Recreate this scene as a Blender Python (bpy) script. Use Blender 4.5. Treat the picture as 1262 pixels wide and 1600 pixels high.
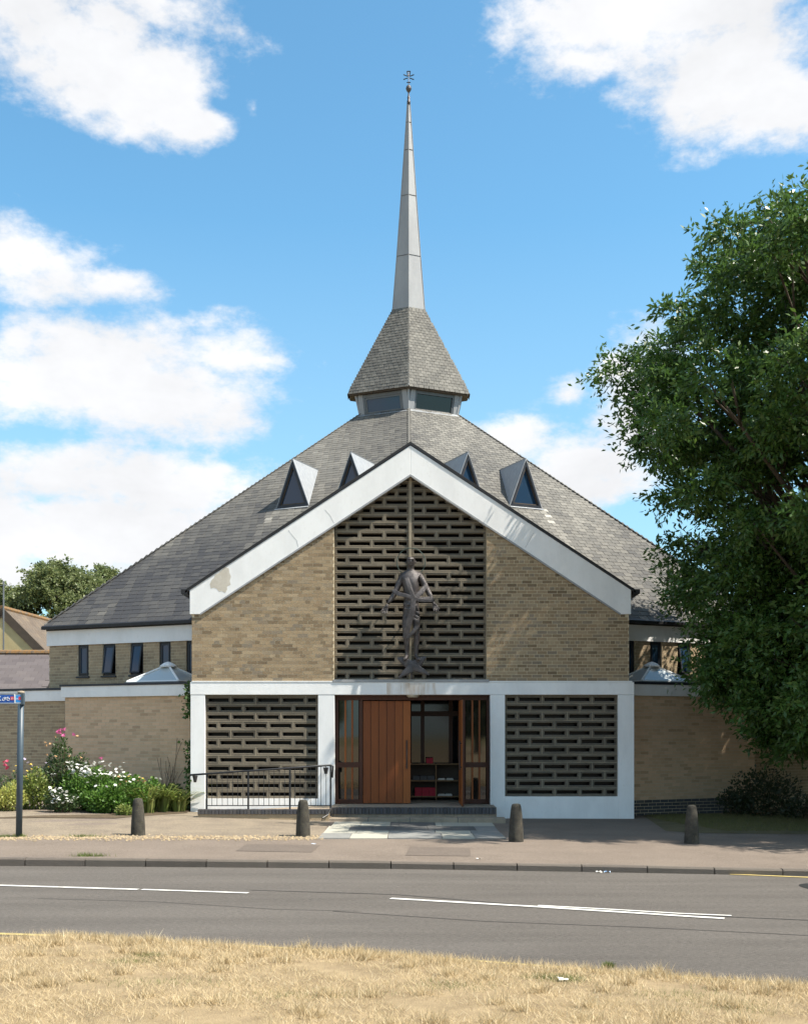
import bpy, bmesh, math, random
import numpy as np
from mathutils import Vector, Matrix
random.seed(7); RNG = np.random.default_rng(7)
scene = bpy.context.scene
for o in list(bpy.data.objects): bpy.data.objects.remove(o)
R = math.radians
# ------------------------------------------------------------------ camera, sky, sun, exposure
F, YH, H, CX = 1780.0, 1145.0, 2.0, 631.0          # focal length and horizon in photo pixels, eye height in metres
cam_d = bpy.data.cameras.new('camera'); cam = bpy.data.objects.new('camera', cam_d)
scene.collection.objects.link(cam); scene.camera = cam
cam.location = (0, 0, H); cam.rotation_euler = (R(90), 0, 0)
cam_d.sensor_fit = 'VERTICAL'; cam_d.sensor_height = 36; cam_d.sensor_width = 36*1262/1600
cam_d.lens = F/1600*36; cam_d.shift_y = (YH-800)/1600; cam_d.clip_end = 2000; cam_d.clip_start = .1
SUN_EL, SUN_AZ = 54, 107                             # azimuth clockwise from +Y (away from the camera)
world = bpy.data.worlds.new('World'); scene.world = world; world.use_nodes = True
sun_d = bpy.data.lights.new('sun', 'SUN'); sun = bpy.data.objects.new('sun', sun_d); scene.collection.objects.link(sun)
sun_d.energy = 4.2; sun_d.angle = R(.53); sun_d.color = (1, .93, .82)
sdir = Vector((math.cos(R(SUN_EL))*math.sin(R(SUN_AZ)), math.cos(R(SUN_EL))*math.cos(R(SUN_AZ)), math.sin(R(SUN_EL))))
sun.rotation_euler = sdir.to_track_quat('Z', 'Y').to_euler(); sun.location = (30, -20, 60)
vs = scene.view_settings; vs.view_transform = 'Standard'; vs.look = 'None'; vs.exposure = 1.27; vs.gamma = 1
scene.render.engine = 'CYCLES'; scene.render.resolution_x = 807; scene.render.resolution_y = 1024
SKY_STRENGTH = .083
def build_world():
    nt = world.node_tree; nt.nodes.clear(); N = nt.nodes; L = nt.links
    def math_(op, a, b=None, c=None):
        n = N.new('ShaderNodeMath'); n.operation = op
        for i, v in enumerate((a, b, c)):
            if v is None: continue
            if isinstance(v, (int, float)): n.inputs[i].default_value = v
            else: L.new(v, n.inputs[i])
        return n.outputs[0]
    out = N.new('ShaderNodeOutputWorld'); bg = N.new('ShaderNodeBackground')
    sky = N.new('ShaderNodeTexSky'); sky.sky_type = 'NISHITA'; sky.sun_disc = False
    sky.sun_elevation = R(SUN_EL); sky.sun_rotation = R(SUN_AZ); sky.altitude = 50; sky.air_density = 1.0; sky.dust_density = .6; sky.ozone_density = 1.6
    tc = N.new('ShaderNodeTexCoord'); sep = N.new('ShaderNodeSeparateXYZ'); L.new(tc.outputs['Generated'], sep.inputs[0])
    x, y, z = sep.outputs
    az = math_('ARCTAN2', x, y); el = math_('ARCSINE', z)
    # cloud noise lives on a flat layer overhead, so it shrinks towards the horizon
    def noise(scale, detail, off=0., rough=.6):
        mp = N.new('ShaderNodeCombineXYZ'); L.new(az, mp.inputs[0]); L.new(math_('MULTIPLY', el, 1.7), mp.inputs[1]); mp.inputs[2].default_value = off
        n = N.new('ShaderNodeTexNoise'); n.inputs['Scale'].default_value = scale; n.inputs['Detail'].default_value = detail; n.inputs['Roughness'].default_value = rough
        L.new(mp.outputs[0], n.inputs['Vector']); return n.outputs['Fac']
    blobs = [(70,30,270,120,1),(225,125,130,80,1),(310,190,75,36,.8),(396,170,34,34,.45),(50,405,150,62,.95),(165,440,95,40,.8),
             (190,605,290,88,1),(350,560,130,44,.75),(25,530,60,44,.7),(110,745,210,56,1),(265,770,160,66,.95),(100,830,320,80,1),
             (1090,10,270,95,1),(1150,105,165,110,1),(1230,150,150,80,1),(915,95,95,40,.6),(965,585,60,60,.7),(890,612,55,36,.55),
             (800,690,110,60,.8),(900,735,130,65,.9),(1010,640,110,110,.8),(30,905,160,50,.9)]
    field = None
    for (bx, by, rx, ry, st) in blobs:
        a = math.atan((bx-CX)/F); e = math.atan((YH-by)/F*math.cos(a))
        ra, re = rx/F*math.cos(a)**2, ry/F*math.cos(e)**2
        da = math_('MULTIPLY', math_('SUBTRACT', az, a), 1/ra); de = math_('MULTIPLY', math_('SUBTRACT', el, e), 1/re)
        d2 = math_('ADD', math_('MULTIPLY', da, da), math_('MULTIPLY', de, de))
        g = math_('SUBTRACT', st, math_('POWER', d2, .55))
        g = math_('MAXIMUM', g, -1.2)
        field = g if field is None else math_('SMOOTH_MAX', field, g, .35)
    # beyond the part of the sky in view the same kind of broken cloud goes on
    gen = math_('MULTIPLY', math_('SUBTRACT', noise(2.1, 3, 4.2), .52), 7.0)
    aa = math_('ABSOLUTE', az)
    wgt = N.new('ShaderNodeMapRange'); wgt.inputs[1].default_value = .36; wgt.inputs[2].default_value = .5; L.new(aa, wgt.inputs[0])
    wg2 = N.new('ShaderNodeMapRange'); wg2.inputs[1].default_value = .57; wg2.inputs[2].default_value = .7; L.new(el, wg2.inputs[0])
    w = math_('MAXIMUM', wgt.outputs[0], wg2.outputs[0])
    mixf = math_('ADD', math_('MULTIPLY', field, math_('SUBTRACT', 1.0, w)), math_('MULTIPLY', gen, w))
    nz = math_('ADD', math_('MULTIPLY', math_('SUBTRACT', noise(8, 10, 1.3, .64), .5), 3.0), math_('MULTIPLY', math_('SUBTRACT', noise(34, 6, 7.7, .6), .5), .9))
    tot = math_('ADD', mixf, nz)
    ms = N.new('ShaderNodeMapRange'); ms.interpolation_type = 'SMOOTHSTEP'; ms.inputs[1].default_value = -.26; ms.inputs[2].default_value = .55; L.new(tot, ms.inputs[0])
    mask = ms.outputs[0]
    # thin white haze low over the horizon
    hz = N.new('ShaderNodeMapRange'); hz.inputs[1].default_value = .42; hz.inputs[2].default_value = .02; hz.inputs[3].default_value = 0; hz.inputs[4].default_value = .6; L.new(el, hz.inputs[0])
    cr = N.new('ShaderNodeMapRange'); cr.inputs[1].default_value = .25; cr.inputs[2].default_value = .75; cr.inputs[3].default_value = 4.3; cr.inputs[4].default_value = 5.5; L.new(noise(7, 5, 9.1), cr.inputs[0])
    cc = N.new('ShaderNodeCombineXYZ')
    L.new(cr.outputs[0], cc.inputs[0]); L.new(math_('MULTIPLY', cr.outputs[0], 1.01), cc.inputs[1]); L.new(math_('MULTIPLY', cr.outputs[0], 1.035), cc.inputs[2])
    tint = N.new('ShaderNodeMix'); tint.data_type = 'RGBA'; tint.blend_type = 'MULTIPLY'; tint.inputs[0].default_value = 1
    L.new(sky.outputs[0], tint.inputs[6]); tint.inputs[7].default_value = (.77, 1.2, 1.2, 1)
    m1 = N.new('ShaderNodeMix'); m1.data_type = 'RGBA'; L.new(hz.outputs[0], m1.inputs[0]); L.new(tint.outputs[2], m1.inputs[6]); m1.inputs[7].default_value = (2.7, 3.5, 4.2, 1)
    m2 = N.new('ShaderNodeMix'); m2.data_type = 'RGBA'; L.new(mask, m2.inputs[0]); L.new(m1.outputs[2], m2.inputs[6]); L.new(cc.outputs[0], m2.inputs[7])
    L.new(m2.outputs[2], bg.inputs[0]); bg.inputs[1].default_value = SKY_STRENGTH; L.new(bg.outputs[0], out.inputs[0])
build_world()

# ------------------------------------------------------------------ helpers
def ray(px, py): return Vector(((px-CX)/F, 1, (YH-py)/F))
def at(px, py, Y): d = ray(px, py); return Vector((d.x*Y, Y, H+d.z*Y))
def smooth01(t): t = min(1, max(0, t)); return t*t*(3-2*t)
def gz(X, Y):                                        # pavement and forecourt height above the road
    return .10-.003*max(-14, min(14, X))+.026*max(0, min(12, -X))*smooth01((Y-17)/8)
def gp(px, py, zf=None):                             # photo pixel -> point on the ground it shows
    d = ray(px, py); z = 0
    for _ in range(6):
        t = (z-H)/d.z; z = zf(d.x*t, t) if callable(zf) else (zf or 0)
    return Vector((d.x*t, t, z))
def link(o): scene.collection.objects.link(o); return o
def setp(o, parent):
    if parent is None: return
    o.parent = parent
    if parent.type == 'EMPTY': o.matrix_parent_inverse = Matrix.Translation(-parent.location)
def thing(name, label, cat, loc, group=None):
    o = bpy.data.objects.new(name, None); link(o); o.location = loc; o.empty_display_size = .2
    return tag(o, label, cat, group)
def tag(o, label=None, cat=None, group=None, kind=None):
    for k, v in (('label', label), ('category', cat), ('group', group), ('kind', kind)):
        if v: o[k] = v
    return o
class MB:
    def __init__(s): s.v = []; s.f = []; s.t = []
    def add(s, vs_, fs, tone=None):
        b = len(s.v); s.v += [tuple(p) for p in vs_]; s.f += [tuple(b+i for i in f) for f in fs]
        if tone is not None: s.t += [tone]*len(fs)
        return s
    def obox(s, o, a, b, c, tone=None):              # corner + three edge vectors
        o, a, b, c = Vector(o), Vector(a), Vector(b), Vector(c)
        return s.add([o, o+a, o+a+b, o+b, o+c, o+a+c, o+a+b+c, o+b+c],
                     [(0,3,2,1),(4,5,6,7),(0,1,5,4),(1,2,6,5),(2,3,7,6),(3,0,4,7)], tone)
    def box(s, x0, x1, y0, y1, z0, z1, tone=None):
        return s.obox((x0,y0,z0), (x1-x0,0,0), (0,y1-y0,0), (0,0,z1-z0), tone)
    def prism(s, poly, ext):                         # 3D polygon + extrusion vector
        n = len(poly); e = Vector(ext); p = [Vector(q) for q in poly]
        return s.add(p+[q+e for q in p], [tuple(range(n))[::-1], tuple(range(n, 2*n))]+[(i, (i+1)%n, n+(i+1)%n, n+i) for i in range(n)])
    def tube(s, pts, r, seg=6, cap=True):
        pts = [Vector(p) for p in pts]; rs = r if isinstance(r, (list, tuple)) else [r]*len(pts); vv = []; ff = []
        for i, p in enumerate(pts):
            t = (pts[min(i+1, len(pts)-1)]-pts[max(i-1, 0)]).normalized()
            a = t.cross(Vector((0,0,1)) if abs(t.z) < .9 else Vector((1,0,0))).normalized(); b = t.cross(a)
            for k in range(seg): th = 2*math.pi*k/seg; vv.append(p+(a*math.cos(th)+b*math.sin(th))*rs[i])
        for i in range(len(pts)-1):
            for k in range(seg): ff.append((i*seg+k, i*seg+(k+1)%seg, (i+1)*seg+(k+1)%seg, (i+1)*seg+k))
        if cap: ff += [tuple(range(seg))[::-1], tuple((len(pts)-1)*seg+k for k in range(seg))]
        return s.add(vv, ff)
    def lathe(s, c, prof, seg=16):                   # prof: (radius, height)
        vv = []; ff = []; c = Vector(c)
        for r, h in prof:
            for k in range(seg): th = 2*math.pi*k/seg; vv.append(c+Vector((r*math.cos(th), r*math.sin(th), h)))
        for i in range(len(prof)-1):
            for k in range(seg): ff.append((i*seg+k, i*seg+(k+1)%seg, (i+1)*seg+(k+1)%seg, (i+1)*seg+k))
        ff += [tuple(range(seg))[::-1], tuple((len(prof)-1)*seg+k for k in range(seg))]
        return s.add(vv, ff)
    def mesh(s, name, mat):
        me = bpy.data.meshes.new(name); me.from_pydata(s.v, [], s.f); me.materials.append(mat)
        if s.t:
            a = me.attributes.new('tone', 'FLOAT', 'FACE'); a.data.foreach_set('value', s.t)
        me.update(); return me
    def build(s, name, mat, parent=None, smooth=False, bevel=0):
        o = bpy.data.objects.new(name, s.mesh(name, mat)); link(o); setp(o, parent)
        if smooth: o.data.polygons.foreach_set('use_smooth', [True]*len(o.data.polygons))
        if bevel:
            m = o.modifiers.new('bevel', 'BEVEL'); m.width = bevel; m.segments = 2; m.limit_method = 'ANGLE'
        return o
def inst(me, name, parent, loc=(0,0,0), rot=None):
    o = bpy.data.objects.new(name, me); link(o); setp(o, parent); o.location = loc
    if rot: o.rotation_euler = rot
    return o

# ------------------------------------------------------------------ materials
def mat(name, c1, c2=None, scale=3., rough=.85, bump=0., bscale=40., metal=0., rand=None, coord='Object', spec=.3, detail=6., stretch=None, trans=0., c3=None, grain=None, tone=None, tone_amt=0., contrast=(.35,.65)):
    m = bpy.data.materials.new(name); m.use_nodes = True; nt = m.node_tree; N = nt.nodes; L = nt.links
    b = N['Principled BSDF']; b.inputs['Roughness'].default_value = rough; b.inputs['Metallic'].default_value = metal; b.inputs['Specular IOR Level'].default_value = spec
    tc = N.new('ShaderNodeTexCoord'); vec = tc.outputs['Object']
    if coord == 'World': vec = N.new('ShaderNodeNewGeometry').outputs['Position']
    if stretch:
        mp = N.new('ShaderNodeMapping'); mp.inputs['Scale'].default_value = stretch; L.new(vec, mp.inputs[0]); vec = mp.outputs[0]
    def nz(sc, det=detail):
        n = N.new('ShaderNodeTexNoise'); n.inputs['Scale'].default_value = sc; n.inputs['Detail'].default_value = det; n.inputs['Roughness'].default_value = .65; L.new(vec, n.inputs['Vector']); return n.outputs['Fac']
    c2 = c2 or c1; col = None
    mr = N.new('ShaderNodeMapRange'); mr.inputs[1].default_value = contrast[0]; mr.inputs[2].default_value = contrast[1]; L.new(nz(scale), mr.inputs[0])
    mx = N.new('ShaderNodeMix'); mx.data_type = 'RGBA'; L.new(mr.outputs[0], mx.inputs[0]); mx.inputs[6].default_value = (*c1, 1); mx.inputs[7].default_value = (*c2, 1); col = mx.outputs[2]
    if c3:                                           # third, finer speckle colour
        mr3 = N.new('ShaderNodeMapRange'); mr3.inputs[1].default_value = .58; mr3.inputs[2].default_value = .7; L.new(nz(scale*9.), mr3.inputs[0])
        m3 = N.new('ShaderNodeMix'); m3.data_type = 'RGBA'; L.new(mr3.outputs[0], m3.inputs[0]); L.new(col, m3.inputs[6]); m3.inputs[7].default_value = (*c3, 1); col = m3.outputs[2]
    if grain:                                        # fine light and dark grain (aggregate)
        gm = N.new('ShaderNodeMapRange'); gm.inputs[1].default_value = .3; gm.inputs[2].default_value = .7; gm.inputs[3].default_value = 1-grain[1]; gm.inputs[4].default_value = 1+grain[1]; L.new(nz(grain[0], 3), gm.inputs[0])
        m5 = N.new('ShaderNodeMix'); m5.data_type = 'RGBA'; m5.blend_type = 'MULTIPLY'; m5.inputs[0].default_value = 1; L.new(col, m5.inputs[6]); L.new(gm.outputs[0], m5.inputs[7]); col = m5.outputs[2]
    if rand:                                         # per-piece variation: list of colours on a ramp
        g = N.new('ShaderNodeNewGeometry'); oi = N.new('ShaderNodeObjectInfo')
        ad = N.new('ShaderNodeMath'); ad.operation = 'ADD'; L.new(g.outputs['Random Per Island'], ad.inputs[0]); L.new(oi.outputs['Random'], ad.inputs[1])
        fr = N.new('ShaderNodeMath'); fr.operation = 'FRACT'; L.new(ad.outputs[0], fr.inputs[0])
        rp = N.new('ShaderNodeValToRGB'); rp.color_ramp.interpolation = 'LINEAR'
        els = rp.color_ramp.elements
        while len(els) < len(rand): els.new(.5)
        for i, c in enumerate(rand): els[i].position = i/(len(rand)-1); els[i].color = (*c, 1)
        L.new(fr.outputs[0], rp.inputs[0])
        m4 = N.new('ShaderNodeMix'); m4.data_type = 'RGBA'; m4.inputs[0].default_value = .72; L.new(col, m4.inputs[6]); L.new(rp.outputs[0], m4.inputs[7]); col = m4.outputs[2]
    if tone:                                         # per-slate weathering stored on the faces
        at_ = N.new('ShaderNodeAttribute'); at_.attribute_name = 'tone'
        nm = N.new('ShaderNodeMath'); nm.operation = 'MULTIPLY_ADD'; L.new(nz(scale*2), nm.inputs[0]); nm.inputs[1].default_value = .36; nm.inputs[2].default_value = -.18
        ad = N.new('ShaderNodeMath'); ad.operation = 'ADD'; L.new(at_.outputs['Fac'], ad.inputs[0]); L.new(nm.outputs[0], ad.inputs[1])
        ml = N.new('ShaderNodeMath'); ml.operation = 'MULTIPLY'; ml.inputs[1].default_value = 1/1.6; L.new(ad.outputs[0], ml.inputs[0])
        rp = N.new('ShaderNodeValToRGB'); els = rp.color_ramp.elements
        while len(els) < len(tone): els.new(.5)
        for i, (p, c) in enumerate(tone): els[i].position = p/1.6; els[i].color = (*c, 1)
        L.new(ml.outputs[0], rp.inputs[0]); col = rp.outputs[0]
    L.new(col, b.inputs['Base Color'])
    if bump:
        bp = N.new('ShaderNodeBump'); bp.inputs['Strength'].default_value = bump; bp.inputs['Distance'].default_value = .02; L.new(nz(bscale, 4), bp.inputs['Height']); L.new(bp.outputs[0], b.inputs['Normal'])
    if trans:
        tr = N.new('ShaderNodeBsdfTranslucent'); L.new(col, tr.inputs[0]); ms = N.new('ShaderNodeMixShader'); ms.inputs[0].default_value = trans
        L.new(b.outputs[0], ms.inputs[1]); L.new(tr.outputs[0], ms.inputs[2]); L.new(ms.outputs[0], N['Material Output'].inputs[0])
    return m
M = {}
M['brick'] = mat('buff_brick', (.35,.26,.155), (.26,.19,.115), 6, .9, .5, 90, rand=[(.12,.086,.055),(.23,.168,.102),(.33,.245,.15),(.35,.262,.165),(.24,.176,.11),(.4,.31,.2),(.18,.155,.125),(.31,.222,.135),(.15,.11,.07)])
M['brick_wing'] = mat('tan_brick', (.6,.415,.27), (.5,.345,.22), 5, .9, .5, 90, rand=[(.4,.275,.175),(.6,.42,.275),(.68,.475,.315),(.53,.365,.235),(.63,.44,.285)])
M['brick_grey'] = mat('weathered_brick', (.4,.31,.2), (.27,.21,.14), 4, .9, .5, 90, rand=[(.22,.165,.11),(.35,.265,.17),(.44,.34,.22),(.29,.225,.15),(.38,.285,.185)])
M['mortar'] = mat('mortar', (.6,.51,.36), (.47,.39,.27), 12, .95, .4, 120)
M['engineering'] = mat('engineering_brick', (.05,.05,.055), (.09,.085,.085), 9, .7, .4, 80, rand=[(.045,.045,.05),(.08,.075,.075),(.06,.06,.07),(.1,.09,.085)])
M['white'] = mat('white_render', (.80,.80,.79), (.69,.69,.68), 1.1, .8, .25, 60, c3=(.73,.725,.71), stretch=(1.6,1.6,.7), contrast=(.42,.72))
M['bare'] = mat('bare_plaster', (.56,.52,.45), (.48,.44,.37), 7, .95, .4, 60)
M['rust'] = mat('rust_stain', (.56,.46,.37), (.77,.76,.75), 2.2, .85, 0, stretch=(2.6,1,.35), contrast=(.36,.56))
M['block'] = mat('concrete_block', (.17,.145,.11), (.085,.074,.06), 3, .95, .9, 120, coord='World', rand=[(.1,.088,.07),(.16,.137,.103),(.2,.172,.13),(.12,.104,.08)], c3=(.24,.205,.155), grain=(30,.35))
M['block_joint'] = mat('block_mortar', (.34,.29,.21), (.2,.17,.125), 3, .95, coord='World')
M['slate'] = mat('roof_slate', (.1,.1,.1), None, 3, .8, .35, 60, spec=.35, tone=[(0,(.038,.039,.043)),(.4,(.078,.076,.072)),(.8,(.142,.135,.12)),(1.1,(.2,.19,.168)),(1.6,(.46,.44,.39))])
M['underlay'] = mat('roof_underlay', (.05,.05,.05), (.03,.03,.03), 4)
M['lead'] = mat('lead_sheet', (.31,.315,.32), (.25,.255,.265), 2.2, .5, .15, 30, spec=.5, stretch=(1,1,.35))
M['zinc'] = mat('zinc_cheek', (.31,.325,.34), (.23,.245,.265), 3, .5, .15, 30, spec=.5, stretch=(6,6,1))
M['black'] = mat('black_plastic', (.016,.016,.018), (.025,.025,.027), 5, .45)
M['dark_frame'] = mat('dark_frame', (.02,.024,.032), (.032,.036,.044), 5, .4)
M['alu'] = mat('grey_aluminium', (.13,.14,.15), (.1,.107,.115), 4, .45, spec=.5)
M['bronze'] = mat('bronze', (.085,.074,.072), (.032,.026,.027), 7, .38, .7, 45, metal=.35, c3=(.15,.14,.138), spec=.7)
M['verdigris'] = mat('verdigris', (.035,.07,.065), (.05,.06,.05), 9, .6)
M['wood'] = mat('door_wood', (.25,.072,.016), (.13,.034,.009), 3, .5, .15, 30, stretch=(14,14,.7), rand=[(.17,.045,.011),(.25,.072,.016),(.32,.1,.022),(.2,.056,.013)])
M['wood_dark'] = mat('frame_wood', (.075,.024,.012), (.045,.015,.008), 4, .45, .1, 30, stretch=(10,10,.8))
M['shelfwood'] = mat('shelf_wood', (.26,.16,.08), (.2,.12,.06), 4, .6, stretch=(1,6,6))
M['concrete'] = mat('step_concrete', (.33,.27,.2), (.23,.19,.145), 3, .9, .5, 60, c3=(.37,.31,.24))
M['bollard'] = mat('weathered_concrete', (.075,.068,.056), (.035,.032,.027), 9, .95, 1., 60, c3=(.2,.17,.07), coord='World')
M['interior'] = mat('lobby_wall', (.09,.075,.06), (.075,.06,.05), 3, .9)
M['inner_dark'] = mat('dim_interior', (.03,.03,.03), (.04,.038,.035), 3)  # near-black colour standing in for unlit space
M['iron'] = mat('black_iron', (.012,.013,.015), (.022,.022,.024), 8, .45, spec=.5)
M['post'] = mat('grey_post', (.05,.075,.095), (.04,.06,.08), 5, .45, spec=.5)
M['red'] = mat('red_cover', (.5,.03,.06), (.4,.02,.045), 8, .6)
M['bookdark'] = mat('grey_cover', (.08,.085,.09), (.13,.13,.13), 8, .7)
M['paper'] = mat('paper', (.7,.68,.62), (.6,.58,.52), 8, .8)
M['asphalt'] = mat('asphalt', (.143,.129,.115), (.112,.101,.09), .7, .92, .8, 110, coord='World', c3=(.145,.13,.114), stretch=(.35,2.2,1), grain=(55,.4), spec=.15)
M['tarmac'] = mat('footway_tarmac', (.2,.162,.13), (.165,.133,.107), .9, .95, .8, 90, coord='World', c3=(.215,.178,.146), grain=(45,.3))
M['patch'] = mat('footway_patch', (.15,.122,.1), (.13,.106,.088), 2, .95, .8, 90, coord='World', grain=(45,.3))
M['forecourt'] = mat('forecourt', (.25,.205,.15), (.18,.148,.112), 1.2, .95, .9, 80, coord='World', c3=(.29,.24,.165), grain=(40,.35))
M['kerb'] = mat('kerb_stone', (.15,.125,.105), (.09,.077,.066), 4, .9, .8, 70, rand=[(.1,.085,.07),(.15,.128,.105),(.125,.104,.088)])
M['kerbtop'] = M['kerb']
M['slab_white'] = mat('pale_slab', (.4,.385,.32), (.33,.315,.265), 4, .9, .5, 60, rand=[(.31,.3,.25),(.42,.405,.335),(.36,.345,.29)])
M['slab_dark'] = mat('dark_slab', (.12,.12,.115), (.09,.09,.088), 4, .9, .5, 60)
M['paint'] = mat('road_paint', (.6,.59,.55), (.34,.32,.29), 5, .8, .4, 160, coord='World', c3=(.26,.24,.22), contrast=(.5,.74))
M['yellow'] = mat('yellow_paint', (.52,.4,.13), (.38,.3,.13), 6, .85, .4, 160, coord='World')
M['seam'] = mat('road_seam', (.045,.042,.04), (.07,.064,.06), 6, .9, coord='World')
M['tar'] = mat('tar', (.018,.02,.02), (.026,.027,.026), 6, .6, coord='World')
M['soil'] = mat('soil', (.07,.05,.032), (.12,.09,.055), 8, .95, 1., 40)
M['straw_soil'] = mat('dry_turf', (.38,.285,.165), (.25,.185,.105), 3.4, .95, 1., 90, coord='World', c3=(.46,.35,.19))
M['field'] = mat('field_grass', (.26,.2,.09), (.16,.15,.06), .3, .95, .6, 20, coord='World')
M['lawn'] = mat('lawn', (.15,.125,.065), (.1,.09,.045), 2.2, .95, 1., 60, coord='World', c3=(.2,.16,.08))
M['straw'] = mat('straw', (.58,.44,.24), (.48,.35,.18), 1.1, .8, coord='World', rand=[(.36,.275,.16),(.53,.42,.25),(.66,.55,.36),(.45,.35,.2),(.74,.66,.48)], trans=.3)
M['green_blade'] = mat('green_blade', (.12,.17,.04), (.08,.13,.03), 3, .8, rand=[(.1,.15,.03),(.17,.19,.06),(.07,.12,.025)], trans=.25)
M['gravel'] = mat('flint_gravel', (.4,.31,.19), (.3,.23,.15), 6, .85, rand=[(.14,.11,.075),(.26,.2,.125),(.42,.34,.22),(.3,.21,.11),(.22,.19,.15)])
M['bark'] = mat('bark', (.085,.068,.05), (.05,.04,.03), 6, .95, 1., 25, stretch=(3,3,.7))
def leafmat(n, cols, tr=.3, rough=.45): return mat(n, cols[0], cols[1], 1.2, rough, rand=cols, trans=tr, spec=.4, coord='World')
M['leaf'] = leafmat('ash_leaf', [(.045,.1,.022),(.08,.155,.03),(.052,.115,.027),(.115,.19,.036),(.038,.085,.022)], .36, .36)
M['leaf_far'] = leafmat('poplar_leaf', [(.13,.17,.06),(.19,.22,.085),(.1,.14,.055),(.23,.25,.12),(.15,.18,.065)], .4)
M['leaf_rose'] = leafmat('rose_leaf', [(.05,.09,.03),(.07,.12,.035),(.045,.075,.03),(.1,.12,.04)])
M['leaf_fresh'] = leafmat('fresh_leaf', [(.08,.17,.025),(.11,.22,.03),(.07,.14,.03),(.14,.22,.05)])
M['leaf_yellow'] = leafmat('variegated_leaf', [(.42,.4,.1),(.3,.33,.07),(.48,.46,.17),(.2,.27,.06)])
M['leaf_strap'] = leafmat('strap_leaf', [(.2,.25,.06),(.14,.2,.04),(.28,.28,.09),(.1,.16,.035)])
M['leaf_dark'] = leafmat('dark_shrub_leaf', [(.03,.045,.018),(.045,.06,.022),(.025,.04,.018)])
M['ivy'] = leafmat('ivy_leaf', [(.05,.1,.025),(.08,.14,.03),(.04,.08,.02)])
M['pink'] = mat('pink_petal', (.68,.12,.34), (.75,.25,.45), 20, .6, trans=.2)
M['white_petal'] = mat('white_petal', (.8,.8,.76), (.72,.72,.68), 20, .6, trans=.2)
M['redpetal'] = mat('red_petal', (.55,.05,.12), (.6,.12,.2), 20, .6)
M['yellow_petal'] = mat('yellow_petal', (.65,.45,.06), (.7,.5,.12), 20, .6)
M['apricot'] = mat('apricot_petal', (.6,.33,.14), (.55,.4,.25), 20, .6)
M['lilac'] = mat('lilac_petal', (.5,.42,.58), (.6,.52,.66), 20, .6)
M['twig'] = mat('twig', (.15,.1,.06), (.1,.07,.045), 9, .9)
M['cream_wall'] = mat('cream_render', (.56,.46,.25), (.47,.38,.2), 1.4, .95, .3, 40)
M['oldtile'] = mat('old_tile', (.13,.1,.075), (.085,.065,.052), 2, .9, .4, 40, rand=[(.1,.078,.06),(.14,.108,.08),(.12,.098,.078),(.17,.13,.09)])
M['lichen'] = mat('lichen_ridge', (.22,.12,.045), (.13,.105,.08), 9, .95, .4, 40, contrast=(.45,.6))
M['bargeboard'] = mat('bargeboard', (.1,.075,.055), (.07,.055,.042), 4, .8)
M['sign_blue'] = mat('sign_blue', (.01,.075,.32), None, 4, .4, spec=.5)
M['sign_light'] = mat('sign_lightblue', (.03,.25,.62), None, 4, .4, spec=.5)
M['sign_white'] = mat('sign_white', (.75,.76,.76), None, 4, .45)
M['sign_red'] = mat('sign_red', (.62,.05,.07), None, 4, .45)
M['litter_blue'] = mat('litter_blue', (.08,.3,.65), (.6,.65,.7), 18, .5)
def glass(name, tint, rough, trans, ior=1.5):
    m = bpy.data.materials.new(name); m.use_nodes = True; b = m.node_tree.nodes['Principled BSDF']
    b.inputs['Base Color'].default_value = (*tint, 1); b.inputs['Roughness'].default_value = rough; b.inputs['Transmission Weight'].default_value = trans; b.inputs['IOR'].default_value = ior; b.inputs['Specular IOR Level'].default_value = .5
    return m
M['dark_glass'] = glass('dark_glass', (.008,.009,.012), .06, 0)
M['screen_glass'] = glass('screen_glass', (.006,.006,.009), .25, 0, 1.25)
M['pane'] = glass('window_glass', (.02,.045,.085), .03, 0, 1.5)  # blue in the base colour stands in for reflected sky
M['side_glass'] = glass('sidelight_glass', (.012,.011,.01), .03, 0, 1.75)
M['clear'] = glass('clear_glass', (.85,.88,.86), .0, 1, 1.1)
M['skylight_glass'] = glass('skylight_glass', (.42,.46,.47), .15, 0)
M['lamp_glass'] = glass('lamp_glass', (.5,.46,.38), .3, 0)

# ------------------------------------------------------------------ ground, road, pavement
def sheet(name, pts, z, m, kind='structure', parent=None):
    mb = MB(); mb.add([(p[0], p[1], z(p[0], p[1]) if callable(z) else z) for p in pts], [tuple(range(len(pts)))])
    return tag(mb.build(name, m, parent), kind=kind)
mb = MB(); mb.add([(-700,-500,-.08),(700,-500,-.08),(700,900,-.08),(-700,900,-.08)], [(0,1,2,3)])
tag(mb.build('ground', M['field']), kind='structure')
def line_pts(pix, zf=0): return [gp(px, py, zf) for px, py in pix]
def extend(pts, xl, xr):
    a, b = pts[0], pts[1]; c, d = pts[-2], pts[-1]
    p0 = a+(a-b)*((a.x-xl)/max(1e-3, (b.x-a.x))); p1 = d+(d-c)*((xr-d.x)/max(1e-3, (d.x-c.x)))
    return [p0]+pts+[p1]
kerb_line = extend(line_pts([(0,1353),(300,1355),(640,1358),(950,1363),(1262,1369)]), -45, 45)      # foot of the far kerb
near_line = extend(line_pts([(0,1472),(110,1467),(400,1483),(740,1506),(1050,1530),(1262,1545)]), -30, 30)
def kerbY(X):
    for a, b in zip(kerb_line, kerb_line[1:]):
        if a.x <= X <= b.x: return a.y+(b.y-a.y)*(X-a.x)/(b.x-a.x)
    return kerb_line[0].y if X < 0 else kerb_line[-1].y
road = [(p.x, p.y+.02) for p in kerb_line]+[(p.x, p.y-.6) for p in reversed(near_line)]
sheet('road', road, 0, M['asphalt'])
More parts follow.
